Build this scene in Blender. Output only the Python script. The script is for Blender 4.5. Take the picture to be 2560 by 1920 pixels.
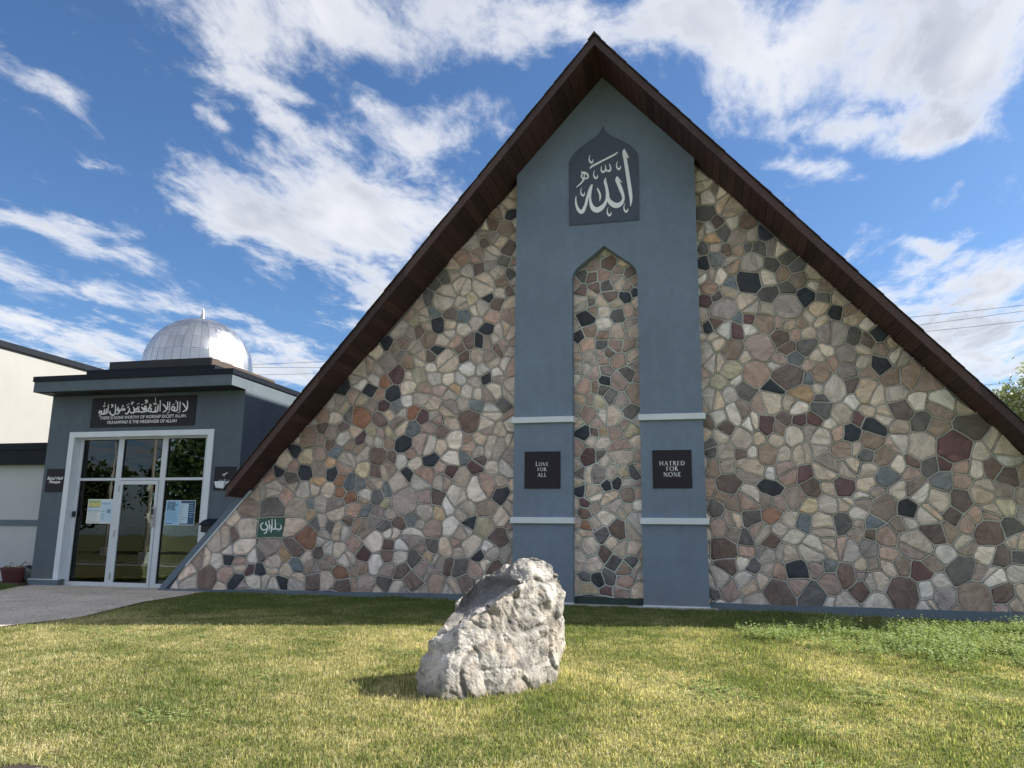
import bpy, bmesh, math, random
import numpy as np
from mathutils import Vector, Matrix, noise

# settings
EXPOSURE = 1.30
SUNE = 3.9
SKYS = 0.10
CLW = 4.35
SKYTINT = (0.378, 0.505, 0.632)
NIND = 300
# cloud banks in the sky plane, negative ones clear the view: (u, v, half length, half width, turn, strength)
CLOUDS = [(-0.784,1.114,0.227,0.120,-94.5,0.31), (-0.532,1.136,0.487,0.194,-148.2,0.39), (-0.812,1.271,0.276,0.079,-137.8,0.17), (-0.620,1.361,0.106,0.085,-105.1,0.20), (-1.221,1.173,0.152,0.068,-97.2,0.26), (-1.344,1.329,0.072,0.061,-133.1,0.28), (-1.006,1.374,0.110,0.045,-116.3,0.28), (-0.834,1.427,0.165,0.059,-107.7,0.24), (-0.547,1.498,0.285,0.195,171.0,0.37), (-1.090,1.998,0.883,0.398,-94.7,0.40), (-0.775,1.730,0.460,0.383,166.4,0.38), (-1.641,1.629,0.255,0.159,-89.1,0.30), (-1.772,1.588,0.203,0.079,137.9,0.30), (-1.486,1.712,0.174,0.142,120.0,0.28), (-1.965,1.949,0.328,0.194,-114.7,0.28), (-1.731,2.193,0.332,0.150,-126.0,0.31), (-2.315,2.419,0.572,0.299,-103.5,0.30), (-1.795,3.037,0.548,0.289,121.6,0.34), (-0.185,1.206,0.288,0.134,-146.9,0.28), (0.229,1.399,0.794,0.338,-141.1,0.40), (0.470,1.388,0.482,0.233,-113.1,0.38), (0.421,1.677,0.466,0.112,-158.0,0.30), (0.051,1.324,0.298,0.127,-116.4,0.30), (0.203,1.740,0.138,0.063,-138.6,0.32), (0.335,1.839,0.201,0.071,-125.3,0.29), (0.336,2.115,0.213,0.089,-132.7,0.32), (0.580,2.250,0.159,0.044,-150.4,0.30), (0.419,2.264,0.157,0.062,-131.1,0.26), (0.823,2.991,1.283,0.550,-118.3,0.44), (0.911,2.587,0.267,0.154,73.7,0.34), (-0.817,1.856,0.388,0.273,-107.3,0.29), (-1.143,1.724,0.392,0.175,-105.8,0.29), (-1.000,2.000,3.200,2.600,0.0,-0.35), (0.600,2.400,2.200,2.600,0.0,-0.25)]

for o in list(bpy.data.objects):
    bpy.data.objects.remove(o)
SC = bpy.context.scene
COL = SC.collection
PI = math.pi

# ---------------------------------------------------------------- camera, sky, sun, exposure
cam = bpy.data.cameras.new('camera')
cam.sensor_width = 36.0
cam.lens = 1973.31 / 2560 * 36
cam.clip_start = 0.05
cam.clip_end = 3000
camo = bpy.data.objects.new('camera', cam)
COL.objects.link(camo)
pitch, yaw, roll = 0.1936, 0.2418, 0.0122
fw = Vector((-math.sin(yaw) * math.cos(pitch), math.cos(yaw) * math.cos(pitch), math.sin(pitch)))
r0 = Vector((math.cos(yaw), math.sin(yaw), 0))
u0 = r0.cross(fw)
rr = r0 * math.cos(roll) + u0 * math.sin(roll)
uu = u0 * math.cos(roll) - r0 * math.sin(roll)
camo.matrix_world = Matrix(((rr.x, uu.x, -fw.x, 1.8258), (rr.y, uu.y, -fw.y, -15.1805), (rr.z, uu.z, -fw.z, 1.16), (0, 0, 0, 1)))
SC.camera = camo
SC.view_settings.view_transform = 'Standard'
SC.view_settings.look = 'None'
SC.view_settings.gamma = 1
SC.view_settings.use_curve_mapping = False
SC.view_settings.exposure = EXPOSURE
SC.render.resolution_x, SC.render.resolution_y = 1024, 768
SC.cycles.max_bounces = 5
SC.cycles.diffuse_bounces = 3
SC.cycles.glossy_bounces = 3
SC.cycles.transparent_max_bounces = 8

S = Vector((1.25, 0.55, 1.0)).normalized()
sun = bpy.data.lights.new('sun', 'SUN')
sun.energy = SUNE
sun.angle = math.radians(0.55)
sun.color = (1.0, 0.93, 0.82)
suno = bpy.data.objects.new('sun', sun)
COL.objects.link(suno)
suno.rotation_euler = (-S).to_track_quat('-Z', 'Y').to_euler()
suno.location = (30, 10, 30)

world = bpy.data.worlds.new('World')
SC.world = world
world.use_nodes = True
wt = world.node_tree
wt.nodes.clear()


class NB:
    """small node-building helper"""
    def __init__(s, tree):
        s.t = tree

    def n(s, typ, **kw):
        nd = s.t.nodes.new(typ)
        for k, v in kw.items():
            if k.startswith('_'):
                setattr(nd, k[1:], v)
            elif k[0] == 'i' and k[1:].isdigit():
                s.set(nd.inputs[int(k[1:])], v)
            else:
                s.set(nd.inputs[k.replace('_', ' ')], v)
        return nd

    def set(s, sock, v):
        if isinstance(v, bpy.types.NodeSocket):
            s.t.links.new(v, sock)
        elif isinstance(v, bpy.types.Node):
            s.t.links.new(v.outputs[0], sock)
        else:
            if sock.type == 'RGBA' and len(v) == 3:
                v = (*v, 1)
            sock.default_value = v

    def math(s, op, a, b=0.0, clamp=False):
        return s.n('ShaderNodeMath', _operation=op, _use_clamp=clamp, i0=a, i1=b).outputs[0]

    def vmath(s, op, a, b=(0, 0, 0)):
        nd = s.n('ShaderNodeVectorMath', _operation=op, i0=a, i1=b)
        return nd.outputs['Value'] if op in ('LENGTH', 'DOT_PRODUCT') else nd.outputs[0]

    def noise(s, vec, scale, detail=4, rough=0.5, dist=0.0):
        nd = s.n('ShaderNodeTexNoise', Scale=scale, Detail=detail, Roughness=rough, Distortion=dist)
        if vec is not None:
            s.set(nd.inputs['Vector'], vec)
        return nd.outputs[0]

    def mr(s, v, a, b, c=0.0, d=1.0, smooth=False):
        nd = s.n('ShaderNodeMapRange', i0=v, i1=a, i2=b, i3=c, i4=d)
        if smooth:
            nd.interpolation_type = 'SMOOTHSTEP'
        return nd.outputs[0]

    def mix(s, f, a, b, mode='MIX'):
        nd = s.n('ShaderNodeMix', _data_type='RGBA', _blend_type=mode)
        s.set(nd.inputs[0], f)
        s.set(nd.inputs[6], a)
        s.set(nd.inputs[7], b)
        return nd.outputs[2]


w = NB(wt)
sky = w.n('ShaderNodeTexSky', _sky_type='NISHITA', _sun_disc=False)
sky.sun_elevation = math.asin(S.z)
sky.sun_rotation = math.atan2(S.x, S.y)
sky.altitude = 400
sky.air_density = 1.0
sky.dust_density = 1.1
sky.ozone_density = 2.2
tc = w.n('ShaderNodeTexCoord').outputs['Generated']
sep = w.n('ShaderNodeSeparateXYZ', i0=tc)
h = w.math('ADD', w.math('MAXIMUM', sep.outputs[2], 0.0), 0.08)
pl = w.n('ShaderNodeCombineXYZ', i0=w.math('DIVIDE', sep.outputs[0], h), i1=w.math('DIVIDE', sep.outputs[1], h)).outputs[0]
# wind-drawn wisps: rotate and stretch the noise
wind = w.n('ShaderNodeMapping', i0=pl, Rotation=(0, 0, math.radians(8)), Scale=(1.0, 0.55, 1.0)).outputs[0]
warp = w.n('ShaderNodeTexNoise', Scale=2.2, Detail=2, Vector=pl).outputs[1]
wind = w.vmath('ADD', wind, w.vmath('MULTIPLY', warp, (0.16, 0.16, 0)))
big = w.noise(w.vmath('ADD', wind, (3.1, 1.7, 0)), 1.5, 2, 0.5)
mid = w.noise(wind, 5.0, 6, 0.64)
fine = w.noise(wind, 19.0, 3, 0.6)
dens = w.math('ADD', w.math('MULTIPLY', big, 0.45), w.math('ADD', w.math('MULTIPLY', w.math('SUBTRACT', mid, 0.5), 1.6), 0.31))
dens = w.math('ADD', dens, w.math('ADD', w.math('MULTIPLY', w.math('SUBTRACT', fine, 0.5), 0.26), 0.19))  # raised base cover: unseen cloud added outside the view as fill light
plw = w.vmath('ADD', pl, w.vmath('MULTIPLY', w.vmath('SUBTRACT', warp, (0.5, 0.5, 0.5)), (0.34, 0.34, 0)))
# cloud banks, negative ones hold back the added cover in view: u, v (sky plane), half sizes, turn, strength
for (cu, cv, su, sv, rot, st) in CLOUDS:
    m = w.n('ShaderNodeMapping', _vector_type='TEXTURE', i0=plw, Location=(cu, cv, 0), Rotation=(0, 0, math.radians(rot)), Scale=(su, sv, 1))
    b = w.mr(w.vmath('LENGTH', m.outputs[0]), 1.0, 0.0, 0.0, st, True)
    dens = w.math('ADD', dens, b)
alpha = w.mr(dens, 0.45, 0.92, 0, 1, True)
thick = w.mr(dens, 0.62, 0.98, 0, 1, True)
shade = w.mr(w.noise(w.vmath('ADD', wind, (0.05, 0.10, 0)), 4.0, 3, 0.55), 0.35, 0.65)
ccol = w.mix(w.math('MULTIPLY', thick, w.math('ADD', w.math('MULTIPLY', shade, 0.75), 0.30)), (CLW, CLW * 1.0, CLW * 1.02), (CLW * 0.52, CLW * 0.56, CLW * 0.64))
lowfade = w.mr(sep.outputs[2], 0.0, 0.10, 0.55, 1.0)
skyc = w.mix(w.math('MULTIPLY', w.math('MULTIPLY', alpha, 0.93), lowfade), w.mix(1.0, sky.outputs[0], SKYTINT, 'MULTIPLY'), ccol)
world.cycles.sampling_method = 'MANUAL'
world.cycles.sample_map_resolution = 512
bg = w.n('ShaderNodeBackground', Color=skyc, Strength=SKYS)
wo = w.n('ShaderNodeOutputWorld', Surface=bg)


# ---------------------------------------------------------------- helpers
def link(o, parent=None):
    COL.objects.link(o)
    if parent is not None:
        o.parent = parent
    return o


def tag(o, label=None, cat=None, group=None, kind=None):
    if label:
        o['label'] = label
    if cat:
        o['category'] = cat
    if group:
        o['group'] = group
    if kind:
        o['kind'] = kind
    return o


def empty(name, loc=(0, 0, 0)):
    o = bpy.data.objects.new(name, None)
    o.empty_display_size = 0.2
    link(o)
    o.location = loc
    return o


class MB:
    """collects geometry, then builds one mesh object (world coordinates)"""
    def __init__(s):
        s.v, s.f = [], []

    def add(s, vs, fs):
        b = len(s.v)
        s.v += [tuple(p) for p in vs]
        s.f += [tuple(b + i for i in f) for f in fs]
        return s

    def box(s, x0, x1, y0, y1, z0, z1):
        return s.add([(x0, y0, z0), (x1, y0, z0), (x1, y1, z0), (x0, y1, z0), (x0, y0, z1), (x1, y0, z1), (x1, y1, z1), (x0, y1, z1)],
                     [(0, 3, 2, 1), (4, 5, 6, 7), (0, 1, 5, 4), (1, 2, 6, 5), (2, 3, 7, 6), (3, 0, 4, 7)])

    def prism(s, poly, y0, y1):
        """poly of (x,z) counter-clockwise seen from -y, extruded from y0 (front) to y1"""
        n = len(poly)
        vs = [(x, y0, z) for x, z in poly] + [(x, y1, z) for x, z in poly]
        fs = [tuple(range(n)), tuple(range(2 * n - 1, n - 1, -1))]
        fs += [(i, n + i, n + (i + 1) % n, (i + 1) % n) for i in range(n)]
        return s.add(vs, fs)

    def tube(s, pts, rad, seg=8, cap=True):
        pts = [Vector(p) for p in pts]
        rings = []
        for i, p in enumerate(pts):
            d = (pts[min(i + 1, len(pts) - 1)] - pts[max(i - 1, 0)]).normalized()
            a = d.orthogonal().normalized()
            b = d.cross(a)
            r = rad[i] if isinstance(rad, (list, tuple)) else rad
            if rings:
                prev = rings[-1][0]
                a = (prev - prev.dot(d) * d).normalized()
                b = d.cross(a)
            rings.append((a, [p + (a * math.cos(2 * PI * k / seg) + b * math.sin(2 * PI * k / seg)) * r for k in range(seg)]))
        base = len(s.v)
        for _, ring in rings:
            s.v += [tuple(q) for q in ring]
        for i in range(len(pts) - 1):
            for k in range(seg):
                a0 = base + i * seg + k
                a1 = base + i * seg + (k + 1) % seg
                s.f.append((a0, a1, a1 + seg, a0 + seg))
        if cap:
            s.f.append(tuple(base + k for k in reversed(range(seg))))
            s.f.append(tuple(base + (len(pts) - 1) * seg + k for k in range(seg)))
        return s

    def lathe(s, prof, c=(0, 0, 0), seg=24):
        base = len(s.v)
        n = len(prof)
        for k in range(seg):
            a = 2 * PI * k / seg
            for r, z in prof:
                s.v.append((c[0] + r * math.cos(a), c[1] + r * math.sin(a), c[2] + z))
        for k in range(seg):
            k2 = (k + 1) % seg
            for i in range(n - 1):
                s.f.append((base + k * n + i, base + k2 * n + i, base + k2 * n + i + 1, base + k * n + i + 1))
        return s

    def build(s, name, mat, parent=None, smooth=False, bevel=0.0):
        me = bpy.data.meshes.new(name)
        me.from_pydata(s.v, [], s.f)
        if bevel:
            bm = bmesh.new()
            bm.from_mesh(me)
            bmesh.ops.recalc_face_normals(bm, faces=bm.faces)
            bmesh.ops.bevel(bm, geom=[e for e in bm.edges if e.is_manifold and e.calc_face_angle(0) > 0.5], offset=bevel, segments=1, affect='EDGES', clamp_overlap=True)
            bm.to_mesh(me)
            bm.free()
        me.materials.append(mat)
        if smooth:
            me.polygons.foreach_set('use_smooth', [True] * len(me.polygons))
        me.update()
        o = bpy.data.objects.new(name, me)
        link(o, parent)
        return o


def set_attr(me, name, arr, typ='FLOAT_COLOR', dom='POINT'):
    a = me.attributes.new(name, typ, dom)
    a.data.foreach_set({'FLOAT_COLOR': 'color', 'FLOAT': 'value', 'INT': 'value', 'FLOAT_VECTOR': 'vector'}[typ], np.asarray(arr, dtype=np.float32 if typ != 'INT' else np.int32).ravel())


# ---------------------------------------------------------------- materials
MATS = {}


def mat(name):
    m = bpy.data.materials.new(name)
    m.use_nodes = True
    m.node_tree.nodes.clear()
    b = NB(m.node_tree)
    bs = b.n('ShaderNodeBsdfPrincipled')
    out = b.n('ShaderNodeOutputMaterial', Surface=bs)
    MATS[name] = m
    return m, b, bs, out


def bump(b, bs, hgt, strength=0.3, dist=0.02):
    nd = b.n('ShaderNodeBump', Strength=strength, Distance=dist, Height=hgt)
    b.set(bs.inputs['Normal'], nd.outputs[0])


def plain(name, col, rough=0.6, metal=0.0, var=0.12, vscale=2.0, bscale=60, bstr=0.15, bdist=0.01, streak=0.0, spec=0.5):
    m, b, bs, out = mat(name)
    P = b.n('ShaderNodeNewGeometry').outputs['Position']
    n1 = b.noise(P, vscale, 6, 0.6)
    f = b.mr(n1, 0.3, 0.7, 1 - var, 1 + var)
    c = b.mix(1.0, col, f, 'MULTIPLY')
    if streak:
        st = b.noise(b.vmath('MULTIPLY', P, (9, 9, 0.35)), 1.0, 5, 0.6)
        c = b.mix(b.mr(st, 0.5, 0.8, 0, streak), c, tuple(x * 0.55 for x in col))
    b.set(bs.inputs['Base Color'], c)
    b.set(bs.inputs['Roughness'], b.mr(n1, 0.3, 0.7, max(0, rough - 0.06), min(1, rough + 0.06)))
    bs.inputs['Metallic'].default_value = metal
    bs.inputs['Specular IOR Level'].default_value = spec
    if bstr:
        bump(b, bs, b.noise(P, bscale, 5, 0.6), bstr, bdist)
    return m


def stucco_mat(name, col):
    m, b, bs, out = mat(name)
    P = b.n('ShaderNodeNewGeometry').outputs['Position']
    n1 = b.noise(P, 0.9, 6, 0.65)
    n2 = b.noise(P, 7.0, 6, 0.65, 0.6)
    n3 = b.noise(P, 75, 4, 0.7)
    c = b.mix(1.0, col, b.mr(n1, 0.3, 0.7, 0.90, 1.10), 'MULTIPLY')
    c = b.mix(1.0, c, b.mr(n2, 0.3, 0.7, 0.93, 1.07), 'MULTIPLY')
    st = b.noise(b.vmath('MULTIPLY', P, (7, 7, 0.3)), 1.0, 5, 0.65)
    c = b.mix(b.mr(st, 0.52, 0.78, 0, 0.22), c, tuple(x * 1.25 + 0.02 for x in col))
    z = b.n('ShaderNodeSeparateXYZ', i0=P).outputs[2]
    splash = b.math('MULTIPLY', b.mr(z, 0.02, 0.55, 0.55, 0.0), b.mr(n2, 0.35, 0.65))
    c = b.mix(splash, c, (0.20, 0.17, 0.13))
    b.set(bs.inputs['Base Color'], c)
    bs.inputs['Roughness'].default_value = 0.92
    bump(b, bs, b.math('ADD', b.math('MULTIPLY', n2, 0.5), b.math('MULTIPLY', n3, 0.35)), 0.55, 0.02)
    return m


stucco = stucco_mat('slate_stucco_wall', (0.184, 0.240, 0.318))
stucco_e = stucco_mat('dark_slate_stucco_wall', (0.108, 0.142, 0.174))
stucco_d = plain('slate_stucco_paint', (0.135, 0.178, 0.222), 0.88, var=0.07, vscale=1.5, bscale=90, bstr=0.3, bdist=0.006, streak=0.12)
white_trim = plain('white_trim', (0.70, 0.76, 0.82), 0.5, var=0.05, vscale=3, bscale=40, bstr=0.05)
alu = plain('white_aluminium', (0.62, 0.67, 0.72), 0.42, var=0.05, vscale=4, bscale=30, bstr=0.03, streak=0.12)
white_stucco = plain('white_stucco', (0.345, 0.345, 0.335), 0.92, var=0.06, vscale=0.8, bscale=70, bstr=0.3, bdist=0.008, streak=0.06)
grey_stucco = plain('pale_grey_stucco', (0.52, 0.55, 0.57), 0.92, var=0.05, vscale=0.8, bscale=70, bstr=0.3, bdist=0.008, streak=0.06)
dark_metal = plain('dark_flashing', (0.007, 0.011, 0.019), 0.5, var=0.15, vscale=3, bscale=8, bstr=0.08, bdist=0.01, spec=0.2)
brown_curb = plain('weathered_curb', (0.075, 0.055, 0.045), 0.8, var=0.25, vscale=3, bscale=25, bstr=0.2)
black = plain('black_plastic', (0.012, 0.013, 0.016), 0.5, var=0.1, bstr=0.0)
plate_m = plain('sign_plate', (0.027, 0.024, 0.034), 0.6, var=0.12, vscale=3, bstr=0.0, spec=0.25)
plate_b = plain('blue_sign_plate', (0.050, 0.070, 0.100), 0.4, var=0.06, vscale=2, bstr=0.0)
letter_m = plain('white_lettering', (0.90, 0.92, 0.95), 0.6, var=0.04, bstr=0.0)
green_m = plain('green_tile', (0.030, 0.115, 0.085), 0.35, var=0.12, vscale=4, bstr=0.05)
screw_m = plain('screw_head', (0.02, 0.02, 0.022), 0.4, metal=0.6, bstr=0)
steel = plain('brushed_steel', (0.42, 0.42, 0.42), 0.35, metal=0.9, var=0.1, bstr=0)
concrete = plain('concrete_slab', (0.36, 0.36, 0.35), 0.9, var=0.15, vscale=4, bscale=80, bstr=0.3)
pot_m = plain('maroon_pot', (0.105, 0.035, 0.036), 0.55, var=0.15, vscale=6, bstr=0.05)
urn_m = plain('grey_green_urn', (0.085, 0.105, 0.105), 0.6, var=0.15, vscale=6, bstr=0.05)
timber_m = plain('weathered_timber', (0.085, 0.058, 0.045), 0.85, var=0.3, vscale=6, bscale=50, bstr=0.3)
soil_m = plain('soil', (0.045, 0.033, 0.024), 0.95, var=0.4, vscale=8, bscale=40, bstr=0.8, bdist=0.03)
dryplant = plain('dry_stems', (0.24, 0.17, 0.08), 0.9, var=0.4, vscale=20, bstr=0)
asphalt = plain('asphalt', (0.05, 0.05, 0.052), 0.92, var=0.25, vscale=3, bscale=120, bstr=0.4)
interior = plain('interior_wall', (0.10, 0.10, 0.10), 0.9, var=0.1, bstr=0)
interior_l = plain('interior_door', (0.30, 0.31, 0.31), 0.8, var=0.1, bstr=0)
paper_w = plain('paper_white', (0.74, 0.78, 0.76), 0.7, var=0.02, bstr=0)
paper_b = plain('paper_pale_blue', (0.30, 0.55, 0.78), 0.7, var=0.04, bstr=0)
paper_n = plain('paper_navy', (0.03, 0.09, 0.19), 0.7, var=0.05, bstr=0)
paper_g = plain('paper_green', (0.36, 0.46, 0.22), 0.7, var=0.05, bstr=0)
paper_y = plain('paper_yellow', (0.60, 0.56, 0.22), 0.7, var=0.05, bstr=0)
paper_lb = plain('paper_light_blue', (0.52, 0.68, 0.80), 0.7, var=0.04, bstr=0)
ink = plain('ink', (0.02, 0.035, 0.06), 0.7, var=0.05, bstr=0)
ink_l = plain('ink_pale', (0.20, 0.33, 0.42), 0.7, var=0.05, bstr=0)
wire_m = plain('wire', (0.09, 0.09, 0.10), 0.6, bstr=0)
bark = plain('bark', (0.10, 0.075, 0.055), 0.95, var=0.35, vscale=5, bscale=18, bstr=0.8, bdist=0.04)
pole_m = plain('pale_pole', (0.55, 0.53, 0.46), 0.6, var=0.08, bstr=0)


def wood_mat(name, col):
    m, b, bs, out = mat(name)
    P = b.n('ShaderNodeNewGeometry').outputs['Position']
    oi = b.n('ShaderNodeObjectInfo').outputs['Random']
    off = b.n('ShaderNodeCombineXYZ', i0=b.math('MULTIPLY', oi, 37.0), i2=b.math('MULTIPLY', oi, 11.0)).outputs[0]
    v = b.vmath('ADD', b.vmath('MULTIPLY', P, (14, 1.3, 14)), off)
    g = b.noise(v, 1.6, 8, 0.65, 0.6)
    wear = b.noise(P, 2.3, 6, 0.6)
    c = b.mix(1.0, col, b.mr(g, 0.25, 0.75, 0.55, 1.35), 'MULTIPLY')
    c = b.mix(1.0, c, b.mr(oi, 0, 1, 0.6, 1.45), 'MULTIPLY')
    c = b.mix(b.mr(wear, 0.58, 0.75, 0, 0.25), c, tuple(min(1, x * 1.7 + 0.02) for x in col))
    b.set(bs.inputs['Base Color'], c)
    bs.inputs['Roughness'].default_value = 0.75
    bump(b, bs, g, 0.25, 0.01)
    return m


soffit_m = wood_mat('stained_soffit', (0.060, 0.027, 0.025))
fascia_m = wood_mat('stained_fascia', (0.068, 0.040, 0.038))


def shingle_mat():
    m, b, bs, out = mat('shingle_roof')
    P = b.n('ShaderNodeNewGeometry').outputs['Position']
    n1 = b.noise(P, 7, 6, 0.7)
    n2 = b.noise(P, 1.3, 4, 0.6)
    c = b.mix(b.mr(n1, 0.3, 0.7), (0.028, 0.022, 0.022), (0.085, 0.066, 0.060))
    c = b.mix(b.mr(n2, 0.55, 0.75, 0, 0.5), c, (0.16, 0.14, 0.13))
    b.set(bs.inputs['Base Color'], c)
    bs.inputs['Roughness'].default_value = 0.95
    bump(b, bs, n1, 0.6, 0.02)
    return m


shingle_m = shingle_mat()


def stone_mat():
    m, b, bs, out = mat('field_stone')
    col = b.n('ShaderNodeAttribute', _attribute_name='col').outputs['Color']
    tcd = b.n('ShaderNodeAttribute', _attribute_name='tc').outputs['Vector']
    v = b.vmath('MULTIPLY', tcd, (1.0, 1.0, 2.0))
    big_ = b.noise(v, 3.2, 7, 0.62, 0.9)
    fine_ = b.noise(tcd, 42, 6, 0.7)
    vein = b.noise(b.vmath('MULTIPLY', tcd, (1.0, 1.0, 4.5)), 4.5, 5, 0.6, 2.0)
    c = b.mix(1.0, col, b.mr(big_, 0.28, 0.72, 0.62, 1.32), 'MULTIPLY')
    c = b.mix(1.0, c, b.mr(fine_, 0.3, 0.7, 0.82, 1.18), 'MULTIPLY')
    warm = b.mix(1.0, c, (1.20, 0.96, 0.80), 'MULTIPLY')
    c = b.mix(b.mr(vein, 0.52, 0.70, 0, 0.75), c, warm)
    c = b.mix(b.mr(b.math('ABSOLUTE', b.math('SUBTRACT', vein, 0.47)), 0.0, 0.012, 0.45, 0.0), c, b.mix(1.0, c, (0.45, 0.42, 0.40), 'MULTIPLY'))
    b.set(bs.inputs['Base Color'], c)
    b.set(bs.inputs['Roughness'], b.mr(fine_, 0.3, 0.7, 0.55, 0.85))
    hh = b.math('ADD', b.math('MULTIPLY', big_, 1.0), b.math('MULTIPLY', fine_, 0.22))
    bump(b, bs, hh, 0.85, 0.045)
    return m


stone_m = stone_mat()


def mortar_mat(name, col):
    m, b, bs, out = mat(name)
    P = b.n('ShaderNodeNewGeometry').outputs['Position']
    n1 = b.noise(P, 3.5, 6, 0.6)
    n2 = b.noise(P, 70, 4, 0.7)
    c = b.mix(1.0, col, b.mr(n1, 0.3, 0.7, 0.72, 1.2), 'MULTIPLY')
    c = b.mix(1.0, c, b.mr(n2, 0.3, 0.7, 0.85, 1.12), 'MULTIPLY')
    b.set(bs.inputs['Base Color'], c)
    bs.inputs['Roughness'].default_value = 0.95
    bump(b, bs, n2, 0.5, 0.008)
    return m


mortar_m = mortar_mat('mortar_bead', (0.51, 0.49, 0.455))
mortar_l = mortar_mat('pale_mortar_bead', (0.60, 0.63, 0.60))
bed_m = mortar_mat('mortar_bed', (0.22, 0.22, 0.20))


def glass_mat():
    m = bpy.data.materials.new('window_glass')
    m.use_nodes = True
    t = m.node_tree
    t.nodes.clear()
    b = NB(t)
    P = b.n('ShaderNodeNewGeometry').outputs['Position']
    wav = b.noise(P, 1.6, 2, 0.5)
    bn = b.n('ShaderNodeBump', Strength=0.06, Distance=0.012, Height=wav).outputs[0]
    fr = b.n('ShaderNodeFresnel', IOR=1.62, Normal=bn).outputs[0]
    gl = b.n('ShaderNodeBsdfGlossy', Color=(0.92, 0.95, 0.93), Roughness=0.0, Normal=bn)
    tr = b.n('ShaderNodeBsdfTransparent', Color=(0.60, 0.66, 0.64))
    mx = b.n('ShaderNodeMixShader', i0=b.math('MULTIPLY', fr, 1.0, True), i1=tr, i2=gl)
    b.n('ShaderNodeOutputMaterial', Surface=mx)
    return m


glass_m = glass_mat()


def dome_mat():
    m, b, bs, out = mat('polished_dome_metal')
    uv = b.n('ShaderNodeUVMap').outputs[0]
    oi = b.n('ShaderNodeObjectInfo').outputs['Random']
    br = b.n('ShaderNodeTexBrick', Vector=uv, Scale=1.0, Color1=(1, 1, 1), Color2=(0.75, 0.75, 0.75), Mortar=(0.0, 0.0, 0.0))
    br.inputs['Mortar Size'].default_value = 0.035
    br.inputs['Mortar Smooth'].default_value = 0.6
    br.inputs['Brick Width'].default_value = 0.5
    br.inputs['Row Height'].default_value = 0.33
    bs.inputs['Metallic'].default_value = 1.0
    c = b.mix(b.mr(br.outputs[0], 0, 1), (0.42, 0.44, 0.47), (0.60, 0.62, 0.65))
    c = b.mix(1.0, c, b.mr(oi, 0, 1, 0.86, 1.05), 'MULTIPLY')
    b.set(bs.inputs['Base Color'], c)
    b.set(bs.inputs['Roughness'], b.mr(oi, 0, 1, 0.26, 0.38))
    bump(b, bs, br.outputs[0], 0.32, 0.012)
    return m


dome_m = dome_mat()


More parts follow.
